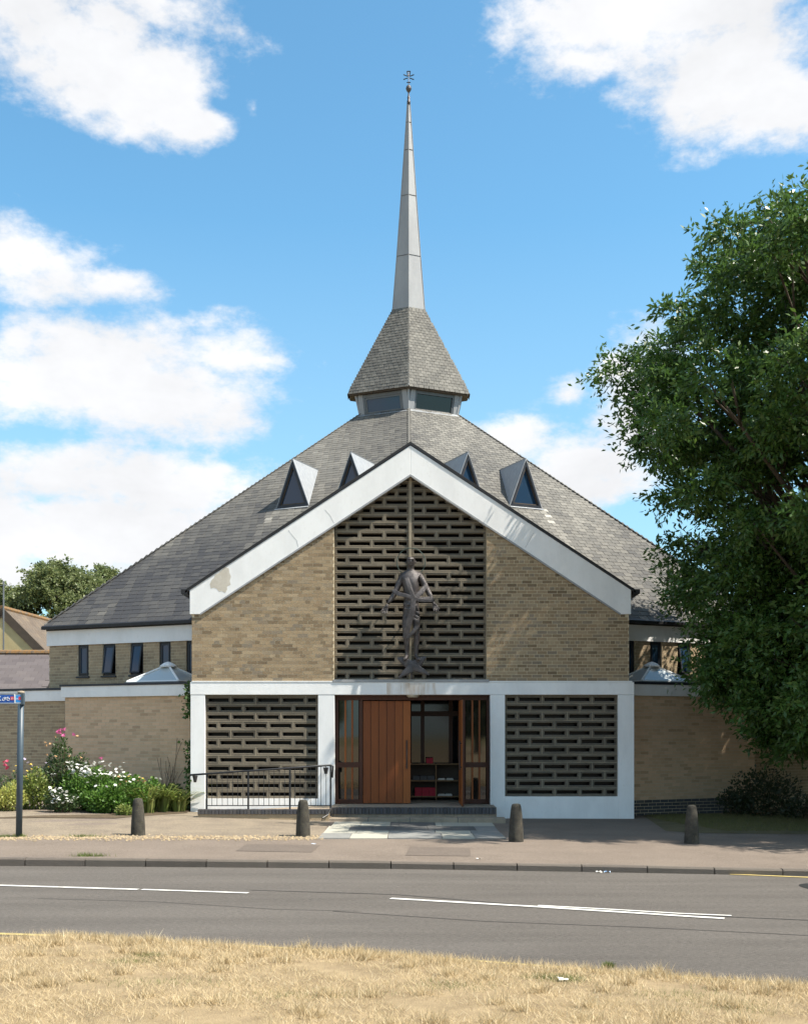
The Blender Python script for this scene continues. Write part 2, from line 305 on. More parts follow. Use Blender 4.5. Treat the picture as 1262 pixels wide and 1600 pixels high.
# pavement and forecourt: one raised sheet that follows the slight fall of the ground
mb = MB(); xs = list(np.linspace(-45, 45, 91)); ys = [0, .35, .7, 1.2, 1.8, 2.4, 3, 4, 5, 6, 7, 8, 9, 10, 12, 16, 24]
for X in xs:
    for d in ys: Y = kerbY(X)+.125+d; mb.v.append((X, Y, gz(X, Y)))
n = len(ys)
mb.f = [(i*n+j, (i+1)*n+j, (i+1)*n+j+1, i*n+j+1) for i in range(len(xs)-1) for j in range(n-1)]
tag(mb.build('pavement', M['tarmac'], smooth=True), kind='structure')
kerb = thing('kerb', 'long grey stone kerb along the far edge of the road', 'kerb', (0, kerbY(0), 0))
X = -13.
while X < 13:
    a, b = X+.006, X+.906; mb = MB(); j = random.uniform(-.004, .004)
    za, zb = gz(a, kerbY(a)+.1)+j, gz(b, kerbY(b)+.1)+j
    ya, yb = kerbY(a), kerbY(b)
    mb.add([(a,ya,-.05),(b,yb,-.05),(b,yb+.13,-.05),(a,ya+.13,-.05),(a,ya,za-.02),(b,yb,zb-.02),(b,yb+.13,zb+.003),(a,ya+.13,za+.003),(a,ya+.02,za+.002),(b,yb+.02,zb+.002)],
           [(0,1,5,4),(4,5,9,8),(8,9,6,7),(1,2,6,9,5),(3,0,4,8,7)])
    mb.build('kerb_stone', M['kerb'], kerb); X += .915
# forecourt surface, paler and stonier, in front of the church (4 mm above the pavement)
def court(name, pix, dz, m, nx=24):
    lo = [gp(*p, gz) for p in pix[0]]; hi = [gp(*p, gz) for p in pix[1]]; mb = MB(); k = len(lo)
    for t in range(7):
        for a, b in zip(lo, hi):
            p = a.lerp(b, t/6); mb.v.append((p.x, p.y, gz(p.x, p.y)+dz))
    mb.f = [(t*k+i, t*k+i+1, (t+1)*k+i+1, (t+1)*k+i) for t in range(6) for i in range(k-1)]
    return tag(mb.build(name, m, smooth=True), kind='structure')
court('forecourt', ([(-500,1309),(0,1308),(250,1308),(500,1310)], [(-500,1268),(0,1268),(250,1267),(520,1276)]), .004, M['forecourt'])
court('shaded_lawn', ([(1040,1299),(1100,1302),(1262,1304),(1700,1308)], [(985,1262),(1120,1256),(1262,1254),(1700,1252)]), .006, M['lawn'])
court('pavement_patch', ([(368,1330),(487,1332)], [(386,1319),(500,1321)]), .005, M['patch'])
court('pavement_patch', ([(633,1337),(735,1338)], [(640,1323),(734,1325)]), .005, M['patch'])
# slabs in front of the steps
slabs = thing('slab_paving', 'pale and dark stone slabs laid in front of the entrance steps', 'paving', gp(640, 1300, gz))
rows = [(1285,1292,[(520,563,'w'),(563,610,'w'),(610,623,'d'),(623,680,'d'),(680,690,'w'),(690,731,'w'),(731,770,'w')]),
        (1292,1299,[(511,546,'w'),(546,582,'d'),(582,617,'d'),(617,668,'d'),(668,705,'d'),(705,742,'d'),(742,775,'g')]),
        (1299,1303,[(506,557,'w'),(557,608,'w'),(608,680,'g'),(680,735,'w'),(735,780,'g')]),
        (1303,1311,[(500,548,'g'),(548,606,'w'),(606,690,'g'),(690,740,'w'),(740,787,'g')])]
M['slab_mid'] = mat('grey_slab', (.24,.24,.225), (.19,.19,.18), 4, .9, .5, 60)
cxs = 640
for y0, y1, cells in rows:
    for x0, x1, c in cells:
        ym = (y0+y1)/2; pr = lambda x, y: 641+(x-641)*(y-YH)/(ym-YH)      # joints run straight away from the viewer
        q = [gp(pr(px, py), py, gz) for (px, py) in ((x0,y1),(x1,y1),(x1,y0),(x0,y0))]
        ctr = sum(q, Vector())/4; q = [ctr+(p-ctr)*.985 for p in q]
        zt = .016+random.uniform(-.002, .002)
        mb = MB(); mb.prism([(p.x, p.y, gz(p.x, p.y)-.02) for p in q], (0,0,.02+zt))
        mb.build('paving_slab', {'w':M['slab_white'],'d':M['slab_dark'],'g':M['slab_mid']}[c], slabs)
# near verge
mb = MB(); nl = near_line
gv = []
for p in nl:
    for k, Y in enumerate((p.y, p.y-.25, p.y-1, p.y-3, p.y-8, -120)): gv.append((p.x*(1 if k < 5 else 6), Y, (.0, .05, .06, .06, .06, .0)[k]))
k = 6
mb.v = gv; mb.f = [(i*k+j, i*k+j+1, (i+1)*k+j+1, (i+1)*k+j) for i in range(len(nl)-1) for j in range(k-1)]
tag(mb.build('verge', M['straw_soil'], smooth=True), kind='structure')
# road paint
def strip(name, pix, w, z, m, lab=None):
    pts = line_pts(pix); mb = MB(); L_, R_ = [], []
    for i, p in enumerate(pts):
        t = (pts[min(i+1, len(pts)-1)]-pts[max(i-1, 0)]); t.z = 0; t.normalize(); nrm = Vector((-t.y, t.x, 0))
        L_.append(p+nrm*w/2); R_.append(p-nrm*w/2)
    k = len(pts); mb.add([(p.x, p.y, z) for p in L_+R_], [(i, i+1, k+i+1, k+i) for i in range(k-1)])
    return tag(mb.build(name, m), kind='structure')
strip('road_seam', [(390,1391),(620,1398),(900,1421),(1140,1433),(1262,1438),(1600,1455)], .035, .004, M['seam'])
strip('road_seam', [(520,1424),(760,1440),(1000,1449),(1262,1462)], .02, .004, M['seam'])
strip('road_seam', [(60,1404),(240,1409),(430,1421),(560,1424)], .015, .004, M['seam'])
strip('centre_line', [(-420,1367),(-200,1375),(0,1384),(216,1390.5)], .1, .008, M['paint'])
strip('centre_line', [(222,1390.5),(388,1396)], .09, .008, M['paint'])
strip('centre_line', [(610,1404.5),(830,1417),(1050,1431),(1131,1436)], .1, .008, M['paint'])
strip('centre_line', [(840,1415.5),(960,1422),(1060,1428),(1142,1431.5)], .06, .008, M['paint'])
strip('yellow_line', [(-300,1451),(0,1460),(108,1463.5)], .09, .008, M['yellow'])
strip('yellow_line', [(-300,1456.5),(0,1466.5),(60,1468)], .07, .008, M['yellow'])
strip('yellow_line', [(380,1478),(740,1502),(1050,1526),(1262,1543)], .05, .008, M['yellow'])
strip('yellow_line', [(1140,1366.5),(1262,1371.5),(1500,1381)], .085, .008, M['yellow'])
# flat dark rounded patch on the road at the right edge of the picture
mb = MB(); c = gp(1312, 1386); mb.add([(c.x+.5*math.copysign(abs(math.cos(t))**.55, math.cos(t)), c.y+.36*math.copysign(abs(math.sin(t))**.8, math.sin(t)), .005) for t in np.linspace(0, 2*math.pi, 40, endpoint=False)], [tuple(range(40))])
tag(mb.build('tar_patch', M['tar']), 'dark rounded tar patch on the road at the right edge', 'tar patch')

# ------------------------------------------------------------------ the church
YF = 25.4
fx = lambda px: (px-CX)/F*YF
fz = lambda py: H+(YH-py)/F*YF
XC = fx(641)
church = thing('church', 'buff brick church with white gable, slate roof and tall grey spire', 'church', (XC, YF, 0))
mirx = lambda px: 1282-px
bricks = MB()                                        # all bricks past the individual ones
# --- gable: mortar backing, bricks, fascia
gwall = None; brick_count = 0
def wall_frame(O, u, n): return Vector(O), Vector(u).normalized(), Vector(n).normalized()
def bond(u0, u1, v0, v1, keep, put, header_rows=4):
    r = 0; v = v0
    while v+.065 < v1+.07:
        hdr = (r % header_rows == header_rows-1); p = .1125 if hdr else .225
        off = (.056 if hdr else (0 if r % 2 == 0 else -.1125)); u = u0+off-.225
        while u < u1:
            a, b = max(u, u0), min(u+p-.010, u1)
            if b-a > .04 and keep((a+b)/2, v+.032): put(a, b, v, min(v+.065, v1))
            u += p
        v += .075; r += 1
def brick_mb(mb, O, U, N, a, b, v0, v1, d=.0035):
    Z = Vector((0,0,1)); j = random.uniform(-.001, .001)
    o = O+U*a+Z*v0; w = U*(b-a); h = Z*(v1-v0); e = N*(d+j)
    mb.add([o, o+w, o+w+h, o+h, o+e, o+w+e, o+w+h+e, o+h+e], [(4,5,6,7),(0,1,5,4),(1,2,6,5),(2,3,7,6),(3,0,4,7)])
fb_l = lambda x: fz(743)-abs(x-XC)*.66              # underside of the white fascia
zb = fz(1064)
full_meshes = {}
for s in (-1, 1):
    x0, x1 = sorted((XC+s*(fx(522)-XC), XC+s*(fx(300)-XC)))
    poly = [(x0, zb), (x1, zb), (x1, fb_l(x1)+.25), (x0, fb_l(x0)+.25)]
    mb = MB(); mb.prism([(x, YF, z) for x, z in poly], (0, .3, 0)); w = mb.build('gable_wall', M['mortar'], church)
    O, U, N_ = wall_frame((x0, YF, zb), (1,0,0), (0,-1,0)); cnt = [0]
    def put(a, b, v0, v1):
        L_ = b-a; full = (abs(L_-.215) < 1e-4 or abs(L_-.1025) < 1e-4)
        if full and cnt[0] < 150 and v0 > .3 and fb_l(x0+a) > zb+v1 and fb_l(x0+b) > zb+v1:
            key = round(L_, 3)
            if key not in full_meshes:
                m_ = MB(); brick_mb(m_, Vector((0,0,0)), U, N_, 0, L_, 0, .065); full_meshes[key] = m_.mesh('brick', M['brick'])
            inst(full_meshes[key], 'brick', w, (x0+a, YF, zb+v0)); cnt[0] += 1
        else: brick_mb(bricks, O, U, N_, a, b, v0, v1)
    bond(0, x1-x0, 0, 4.2, lambda u, v: zb+v < fb_l(x0+u)+.06, put)
    # side return of the gable block
    mb = MB(); xs_ = XC+s*(fx(299)-XC); mb.box(min(xs_, xs_+s*.25), max(xs_, xs_+s*.25), YF+.3, YF+4.2, 0, fz(958)); mb.build('side_wall', M['brick_grey'], church)
# white fascia, one board each side, and the dark verge above it
for s in (-1, 1):
    P = lambda px, py: (XC+s*(fx(px)-XC), 0, fz(py))
    poly = [P(297,922), P(641,696.5), P(641,743), P(314,960), P(297,960)]
    mb = MB(); mb.prism([(x, YF-.035, z) for x, _, z in poly], (0, .45, 0)); fo = mb.build('fascia_board', M['white'], church, bevel=.008)
    # lip along the lower edge
    mb = MB(); q = [P(641,741.5), P(313.5,958.5), P(313.5,961.5), P(641,744.8)]
    mb.prism([(x, YF-.045, z) for x, _, z in q], (0, .02, 0)); mb.build('lip', M['lead'], fo)
    q = [P(290,923.5), P(641,692), P(641,695.3), P(290,927)]
    mb = MB(); mb.prism([(x, YF-.05, z) for x, _, z in q], (0, .6, 0)); mb.build('verge', M['black'], church)
    q = [P(289,922.3), P(641,690.4), P(641,691.8), P(289,923.3)]
    mb = MB(); mb.prism([(x, YF-.045, z) for x, _, z in q], (0, 5.0, 0)); mb.build('gable_roof', M['underlay'], church)
    g0 = P(289, 921); mb = MB(); mb.box(min(g0[0], g0[0]-s*.02)-.06, max(g0[0], g0[0]-s*.02)+.06, YF-.05, YF+3, g0[2]-.1, g0[2]+.0); mb.build('gutter', M['black'], church)
    if s == 1:
        mb = MB(); pp = [(352,886),(358,888.5),(359,895),(361.5,901),(359.5,908),(361,914),(355,917),(355.5,921),(352.5,927),(347,923.5),(343,925),(339,920),(335,918.5),(330,920),(328.5,913),(331,907),(335,903.5),(336.5,898),(342,896),(346,892)]
        mb.prism([(fx(a), YF-.0375, fz(b)) for a, b in pp], (0, .01, 0)); mb.build('bare_patch', M['bare'], fo)
# hairline cracks in the fascia
for pts in ([(451,829),(458,838),(464,845),(466,855)], [(508,797),(516,806),(522,818)], [(833,833),(826,845),(820,856)]):
    mb = MB(); mb.tube([(fx(a), YF-.0345, fz(b)) for a, b in pts], .004, 4); mb.build('crack', M['lead'], church)
# --- white frame at street level: beam, columns, sills
zc0 = .02
mb = MB(); mb.box(fx(297.5), fx(990), YF-.02, YF+.35, fz(1085.5), fz(1066)); mb.build('beam', M['white'], church, bevel=.006)
mb = MB(); mb.box(fx(300), fx(520), YF-.028, YF+.1, fz(1066)+.002, fz(1064)); mb.box(fx(764), fx(987), YF-.028, YF+.1, fz(1066)+.002, fz(1064)); mb.build('ledge', M['white'], church)
mb = MB(); mb.box(fx(520.5), fx(763.5), YF-.035, YF+.16, fz(1066)+.003, fz(1061.8)); mb.build('lead_flashing', M['lead'], church)
mb = MB(); mb.box(fx(604), fx(694), YF-.0225, YF-.015, fz(1085), fz(1067)); mb.build('rust_stain', M['rust'], church)
for (a, b) in ((298,320.5),(497,522.5),(765.5,788.5),(965,990)):
    mb = MB(); mb.box(fx(a), fx(b), YF-.015, YF+.4, zc0, fz(1085.7)); mb.build('column', M['white'], church, bevel=.006)
mb = MB(); mb.box(fx(320.6), fx(496.9), YF-.008, YF+.25, zc0, fz(1248)); mb.build('sill', M['white'], church)
mb = MB(); mb.box(fx(788.6), fx(964.9), YF-.008, YF+.25, zc0, fz(1244.5)); mb.build('sill', M['white'], church)
# --- pierced block screens
def block_mesh(w, h, t=.0):
    W, Hh = w-.011, h-.011; ow, oh = w-.1, .076; iz = (Hh-oh)/2
    def rect(x0, x1, z0, z1, y): return [(x0,y,z0),(x1,y,z0),(x1,y,z1),(x0,y,z1)]
    e = .012
    rings = [rect(0, W, 0, Hh, .13), rect(0, W, 0, Hh, .004), rect(.004, W-.004, .004, Hh-.004, 0),
             rect((W-ow)/2-e, (W+ow)/2+e, iz-e, iz+oh+e, 0), rect((W-ow)/2-e, (W+ow)/2+e, iz-e, iz+oh+e, .012), rect((W-ow)/2, (W+ow)/2, iz, iz+oh, .018), rect((W-ow)/2, (W+ow)/2, iz, iz+oh, .13)]
    mb = MB(); mb.v = [p for r in rings for p in r]
    mb.f = [(i*4+k, i*4+(k+1) % 4, (i+1)*4+(k+1) % 4, (i+1)*4+k) for i in range(len(rings)-1) for k in range(4)]
    return mb.mesh('screen_block', M['block'])
BP, BV = .553, .1862
def screen(x0, x1, z0, nrows, Y, rowfn, keep, lab, bv):
    mb = MB(); zt = z0+nrows*bv
    full, half = block_mesh(fw, bv), block_mesh(hw, bv)
    return full, half
def make_screen(x0, widths_a, widths_b, z0, nrows, bv, Y, keep, backing):
    """rows alternate between two lists of block widths; returns the backing pane that parents the blocks"""
    cache = {}
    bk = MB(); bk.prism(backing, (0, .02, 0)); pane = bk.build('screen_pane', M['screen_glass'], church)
    jn = MB()
    for r in range(nrows):
        ws = widths_a if r % 2 == 0 else widths_b; x = x0; z = z0+r*bv; first = last = None
        for w in ws:
            if keep(x+w/2, z+.03):
                k = round(w, 3)
                if k not in cache: cache[k] = block_mesh(w, bv)
                inst(cache[k], 'screen_block', pane, (x+.0055, Y+random.uniform(-.002, .002), z+.0055))
                jn.box(x+w-.0065, x+w+.0065, Y-.003, Y+.12, z, z+bv-.0068)
                first = x if first is None else first; last = x+w
            x += w
        if first is not None: jn.box(first, last, Y-.004, Y+.12, z+bv-.0065, z+bv+.0065)
    jn.build('mortar_joint', M['block_joint'], pane)
    return pane
YS = YF+.13
hw_c = (fx(638.8)-fx(522.8)); fw = hw_c/3; hh = fw/2
zs0 = fz(1062.5); bvc = (fz(750)-fz(1062.5))/24
for s in (-1, 1):
    x0 = fx(522.8) if s < 0 else fx(643.4)
    keep = lambda x, z: z < fb_l(x)-.0
    bkp = [(x0-.05, YS+.32, zs0-.05), (x0+hw_c+.05, YS+.32, zs0-.05), (x0+hw_c+.05, YS+.32, fb_l(x0+hw_c)+.2), (x0-.05, YS+.32, fb_l(x0)+.2)]
    A, B = [hh, fw, fw, hh], [fw, fw, fw]
    make_screen(x0, A, B, zs0, 25, bvc, YS, keep, bkp)
mb = MB(); mb.box(fx(638.9), fx(643.3), YS-.03, YS+.12, zs0-.02, fz(738)); mb.build('mullion', M['block_joint'], church)
for (pa, pb, ytop, ybot) in ((321, 496.6, 1087, 1248), (788.8, 964.6, 1086, 1244.5)):
    x0, x1 = fx(pa), fx(pb); w = (x1-x0)/4.5; bv = (fz(ytop)-fz(ybot))/12
    A, B = [w/2]+[w]*4, [w]*4+[w/2]
    if pa > 600: A, B = B, A
    zz = fz(ybot)
    make_screen(x0, A, B, zz, 12, bv, YF+.07, lambda x, z: True, [(x0-.01, YF+.36, zz-.01), (x1+.01, YF+.36, zz-.01), (x1+.01, YF+.36, zz+12*bv+.02), (x0-.01, YF+.36, zz+12*bv+.02)])
# --- main roof: six sided pyramid with a corner to the road
YC = 35.4
def ring(w, z): b, a = w*.586, w*1.037; return [Vector((XC+x, YC+y, z)) for x, y in ((0,-a),(w,-b),(w,b),(0,a),(-w,b),(-w,-b))]
YL = 34.72
def ring2(w, z): b, a = w*.15, w*.60; return [Vector((XC+x, YL+y, z)) for x, y in ((0,-a),(w,-b),(w,b),(0,a),(-w,b),(-w,-b))]
E0, E1 = ring(9.53, 4.80), ring2(1.53, 11.58)
gable_z = lambda x: fz(690)-abs(x-XC)*.66
# underlay, cut away where the gable block stands
def face_pt(fi, s, t, lift=0):
    A, B = E0[fi], E0[(fi+1) % 6]; C, D = E1[fi], E1[(fi+1) % 6]
    U = (B-A).normalized(); nrm = (B-A).cross(C-A).normalized()
    if nrm.z < 0: nrm = -nrm
    T = nrm.cross(U)
    if T.z < 0: T = -T
    return A+U*s+T*t+nrm*lift, U, T, nrm
roofmb = MB()
for fi in range(6):
    A, B, C, D = E0[fi], E0[(fi+1) % 6], E1[fi], E1[(fi+1) % 6]
    if fi in (0, 5):
        side = 1 if fi == 0 else -1; V, W, LV, LW = (A, B, C, D) if fi == 0 else (B, A, D, C)
        xe = 4.8; t = xe/9.53; pe = V.lerp(W, t)
        _, U, T, nrm = face_pt(fi, 0, 0)
        # point above pe on the roof plane at |x|=xe where the gable roof meets it
        def on_plane(x, z):
            y = (nrm.dot(V)-nrm.x*x-nrm.z*z)/nrm.y; return Vector((x, y, z))
        pv = on_plane(XC+side*xe, gable_z(XC+side*xe)); pt_ = on_plane(XC, gable_z(XC))
        roofmb.add([W, pe, pv, pt_, LV, LW], [(0,1,2,3,4,5)])
    else: roofmb.add([A, B, D, C], [(0,1,2,3)])
roof = roofmb.build('roof', M['underlay'], church)
# dormer places: along one level line on each front face
def dormer_base(px, py, fi):
    d = ray(px, py); _, U, T, nrm = face_pt(fi, 0, 0); O = Vector((0,0,H)); t = (E0[fi]-O).dot(nrm)/d.dot(nrm); return O+d*t
D1 = dormer_base(457.5, 793, 5)
_, U5, T5, n5 = face_pt(5, 0, 0)
d2 = ray(549, 0); k2 = d2.x                          # slide along the level line until it appears at column 549
def slide(P, U, px):
    k = (px-CX)/F; s_ = (k*P.y-P.x)/(U.x-k*U.y); return P+U*s_
D2 = slide(D1, U5, 548)
mirror = lambda p: Vector((2*XC-p.x, p.y, p.z))
dorm = [(D1, -1), (D2, -1), (mirror(D2), 1), (mirror(D1), 1)]
# slates
slates = MB(); slate_list = []
def slate_face(fi, ring0, ring1, e0, e1, w0, w1, tonefn, lim=None, store=False):
    A, B = ring0[fi], ring0[(fi+1) % 6]; C, D = ring1[fi], ring1[(fi+1) % 6]
    U = (B-A).normalized(); nrm = (B-A).cross(C-A).normalized(); nrm = nrm if nrm.z > 0 else -nrm
    T = nrm.cross(U); T = T if T.z > 0 else -T
    Lt = (C-A).dot(T); sA, sB = (C-A).dot(U), (D-A).dot(U); LB = (B-A).length
    t = -.05; r = 0
    while t < Lt-.02:
        f = max(0, t)/Lt; e = e0+(e1-e0)*f; w = w0+(w1-w0)*f; s0, s1 = sA*f, LB+(sB-LB)*f
        s = s0-random.uniform(0, w)*.2-(w/2 if r % 2 else 0)
        while s < s1:
            a, b = max(s, s0), min(s+w*random.uniform(.98, 1.0), s1); s += w
            if b-a < .03: continue
            ce = A+U*((a+b)/2)+T*(t+e/2)
            if lim and not lim(ce): continue
            dz = random.uniform(-.002, .003); th = .017; l = e*1.75
            skew = random.uniform(-.004, .004)
            o = A+U*(a+.006)+T*t; wv = U*(b-a-.012)
            p0 = o+nrm*(.012+dz); p1 = o+wv+nrm*(.012+dz)+T*skew; p2 = o+wv+T*l+nrm*(.002); p3 = o+T*l+nrm*(.002)
            tops = [p+nrm*th for p in (p0, p1, p2, p3)]
            item = ([p0, p1, p2, p3]+tops, [(4,5,6,7),(0,1,5,4),(1,2,6,5),(3,0,4,7)], tonefn(ce, f))
            full = b-a > .9*w
            if store and full: slate_list.append((ce, item))
            else: slates.add(*item)
        t += e; r += 1
def bandnoise(x, y, sc=1.):
    return .45*math.sin(x*5.3+math.sin(y*2.3)*2)*math.sin(x*2.1-y*.7+.8)+math.sin(x*1.7*sc+math.sin(y*1.1*sc)*1.3)*.5+math.sin(x*.63*sc+y*.9*sc+1.7)*.5
def stain(ce):
    v = 0
    for P, s in dorm:
        for k in ((-.52 if s < 0 else .52), ) if True else ():
            _, U, T, nrm = face_pt(5 if s < 0 else 0, 0, 0)
            rel = ce-P; ds = rel.dot(U); dt = rel.dot(T)
            edge = -.5 if (U.x*s < 0) else .5
            if -3. < dt < 0: v = max(v, math.exp(-((ds-edge)/.13)**2)*(1+dt/3.2)*.75, (math.exp(-(ds/.4)**4)*.35*max(0, 1+dt/1.3)))
    # two long pale runs low on the left slope
    return v
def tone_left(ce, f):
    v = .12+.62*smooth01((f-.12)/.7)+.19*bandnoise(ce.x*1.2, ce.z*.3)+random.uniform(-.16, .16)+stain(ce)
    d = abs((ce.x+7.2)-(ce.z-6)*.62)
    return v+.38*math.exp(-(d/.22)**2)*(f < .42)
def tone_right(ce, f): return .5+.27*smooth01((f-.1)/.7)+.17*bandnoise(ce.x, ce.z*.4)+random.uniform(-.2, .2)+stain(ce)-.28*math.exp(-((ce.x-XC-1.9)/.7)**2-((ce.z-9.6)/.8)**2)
inside = lambda p: not (abs(p.x-XC) < 4.85 and p.z < gable_z(p.x)+.03)
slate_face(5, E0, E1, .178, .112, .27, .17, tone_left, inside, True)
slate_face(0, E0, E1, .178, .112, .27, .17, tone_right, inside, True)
for fi in (1, 4): slate_face(fi, E0, E1, .178, .112, .27, .17, lambda c, f: .5+random.uniform(-.12, .12))
slate_list.sort(key=lambda q: q[0].y)
# the 300 that show largest: nearest ones in view
picked = [q for q in slate_list if abs((q[0].x)/q[0].y*F) < 560][:300]; pid = {id(q) for q in picked}
for q in slate_list:
    if id(q) not in pid: slates.add(*q[1])
for ce, it in picked:
    m_ = MB(); m_.add(*it); m_.build('slate', M['slate'], roof)
# hip cappings
hip = MB()
for i in (5, 0, 1):
    a, b = E0[i], E1[i]
    if i == 0: a = a.lerp(b, .52)
    d = (b-a).normalized(); hip.tube([a+Vector((0,0,.02)), b+Vector((0,0,.02))], .03, 6)
hip.t = [.75]*len(hip.f); hip.build('hip_capping', M['slate'], roof)
hip_attr = None
# --- dormers
def dormer(P, s):
    fi = 5 if s < 0 else 0
    _, U, T, nrm = face_pt(fi, 0, 0); out = Vector((nrm.x, nrm.y, 0)).normalized()
    if U.x < 0: U = -U
    hw, ht = .49, 1.30; Z = Vector((0,0,1)); pitch = math.atan2(math.hypot(nrm.x, nrm.y), nrm.z)
    base = P+out*.02; ap = base+Z*ht; run = ht/math.tan(pitch)+.05; rb = ap-out*run
    bl, br = base-U*hw, base+U*hw
    mb = MB()
    for e in (bl, br):
        k = (e-base).normalized()*.035
        mb.prism([e+k-Z*.02, ap+Z*.045, rb+Z*.03], -k*.6)
    root = mb.build('dormer', M['zinc'], church)
    # frame: three bars, pane set back
    fr = MB(); f0 = .06
    def bar(a, b, wd, dep, off): 
        d = (b-a).normalized(); side = d.cross(out).normalized(); c = (bl+br+ap)/3
        if (c-a).dot(side) < 0: side = -side
        fr.obox(a+out*off, b-a, side*wd, -out*dep)
    bar(bl, bl.lerp(ap, .93), .06, .09, .01); bar(br, br.lerp(ap, .93), .06, .09, .012); bar(bl+U*.05, br-U*.05, .075, .1, .014)
    fr.build('window_frame', M['dark_frame'], root)
    fr = MB(); i0 = .045
    cin = (bl+br+ap)/3; q = [cin+(p-cin)*.82 for p in (bl, br, ap)]
    fr2 = MB()
    for a, b in ((q[0], q[2]), (q[1], q[2]), (q[0], q[1])):
        d = (b-a).normalized(); side = d.cross(out).normalized(); side = side if (cin-a).dot(side) > 0 else -side
        fr2.obox(a-out*.02, b-a, side*.03, -out*.05)
    fr2.build('sash', M['bargeboard'], root)
    pn = MB(); qq = [cin+(p-cin)*.86 for p in (bl, br, ap)]; pn.prism([p-out*.055 for p in qq], -out*.012); pn.build('pane', M['pane'], root)
    ap_ = MB(); ap_.obox(bl-U*.03+out*.02-Z*.03+nrm*.02, U*(2*hw+.06), -T*.07+nrm*.012, nrm*.012); ap_.build('apron', M['zinc'], root)
for P, s in dorm: dormer(P, s)
# --- eaves of the main roof: gutter, white band, upper wall with tall windows
U_w = Vector((-1, .45, 0)).normalized()
def upper_wall(s):
    fxm = lambda X: XC+s*(XC-X)*-1 if False else (X if s < 0 else 2*XC-X)
    P0, P1 = Vector((XC-4.75, 0, 0)), Vector((XC-9.43, 0, 0))
    for p in (P0, P1): p.y = YC-9.43*1.037+(XC-p.x)*.451
    if s > 0: P0, P1 = mirror(P0), mirror(P1)
    U = (P1-P0).normalized(); Nn = Vector((U.y, -U.x, 0)); Nn = Nn if Nn.y < 0 else -Nn
    Lw = (P1-P0).length; Z = Vector((0,0,1))
    zt, zband, zw = 4.66, 4.27, 3.1
    mb = MB(); mb.obox(P0+Z*zband, U*(Lw+.05), -Nn*.3, Z*(zt-zband)); mb.v = [tuple(Vector(v)+Nn*.05) for v in mb.v]; mb.build('eaves_band', M['white'], church)
    mb = MB(); a, b = P0+Nn*.15, P1+Nn*.15+U*.1
    prof = [(0,0),(.11,0),(.11,.07),(.075,.1),(0,.1)]
    mb.prism([a+Nn*(u-.06)+Z*(zt+.03+v) for u, v in prof], b-a)
    mb.obox(P0+Nn*.06+Z*zt, (P1-P0)+U*.03, Nn*.03, Z*.12); mb.build('gutter', M['black'], church)
    # openings
    def u_of(px):
        k = (px-CX)/F; Q = P0; t = (k*Q.y-Q.x)/(U.x-k*U.y); return t
    wins = [(122,139,0),(161,181,1),(204,224,1),(249,267,0),(291,303,0)]
    ops = sorted([(u_of(a), u_of(b)) if s < 0 else (u_of(mirx(a)), u_of(mirx(b))) for a, b, _ in wins])
    ops = [tuple(sorted(o)) for o in ops]; ops.sort()
    wz0 = 3.46
    bk = MB(); cur = 0
    for a, b in ops:
        a_, b_ = max(a, 0), min(b, Lw)
        if a_ > cur: bk.obox(P0+U*cur+Z*zw, U*(a_-cur), -Nn*.28, Z*(zband-zw))
        bk.obox(P0+U*a_+Z*zw, U*(b_-a_), -Nn*.28, Z*(wz0-zw)); cur = b_
    bk.obox(P0+U*cur+Z*zw, U*(Lw-cur), -Nn*.28, Z*(zband-zw))
    bk.build('clerestory_wall', M['mortar'], church)
    ln = MB(); ln.obox(P0-Nn*.6+Z*zw-U*.4, U*(Lw+.2), -Nn*.05, Z*1.5); ln.build('inner_wall', M['inner_dark'], church)  # dark sheet added behind the windows in place of the unlit hall
    def put_clipped(a, b, v0, v1):
        a, b = clip(a, b, v0, ops, wz0-zw)
        if b-a > .02: brick_mb(bricks2, P0+Z*zw, U, Nn, a, b, v0, v1)
    bond(0, Lw, 0, zband-zw, lambda u, v: True, lambda a, b, v0, v1: put_clipped(a, b, v0, v1))
    tilt = {i for i, w_ in enumerate(sorted(wins, key=lambda q: -q[0])) if w_[2]}
    for i, (a, b) in enumerate(ops):
        a, b = max(a, .0), b; w = b-a; fr = MB(); o = P0+U*a+Z*wz0; hgt = zband-wz0; t_ = .05
        fr.obox(o-Nn*.04, U*t_, -Nn*.08, Z*hgt); fr.obox(o+U*(w-t_)-Nn*.04, U*t_, -Nn*.08, Z*hgt)
        fr.obox(o+U*t_-Nn*.041, U*(w-2*t_), -Nn*.08, Z*t_); fr.obox(o+U*t_+Z*(hgt-t_)-Nn*.041, U*(w-2*t_), -Nn*.08, Z*t_)
        win = fr.build('window', M['dark_frame'], church)
        sl = MB(); sl.obox(o-U*.03-Z*.045+Nn*.05, U*(w+.06), -Nn*.13, Z*.042); sl.build('window_sill', M['dark_frame'], win)
        op = .13 if i in tilt else 0
        sa = MB(); b0 = o+U*t_+Z*t_+Nn*(op-.05); tp = o+U*t_+Z*(hgt-t_)-Nn*.05; vv = tp-b0; ww = U*(w-2*t_); nn = ww.cross(vv).normalized(); nn = nn if nn.dot(Nn) > 0 else -nn
        for (oo, l1, l2) in ((b0, U*.035, vv), (b0+ww-U*.035, U*.035, vv), (b0+U*.035, ww-U*.07, vv*.05), (b0+U*.035+vv*.95, ww-U*.07, vv*.05)): sa.obox(oo, l1, l2, nn*.03)
        sa.build('sash', M['dark_frame'], win)
        pn = MB(); pn.obox(b0+U*.02+nn*.005, ww-U*.04, vv*.98, nn*.006); pn.build('pane', M['pane'], win)
bricks2 = MB()
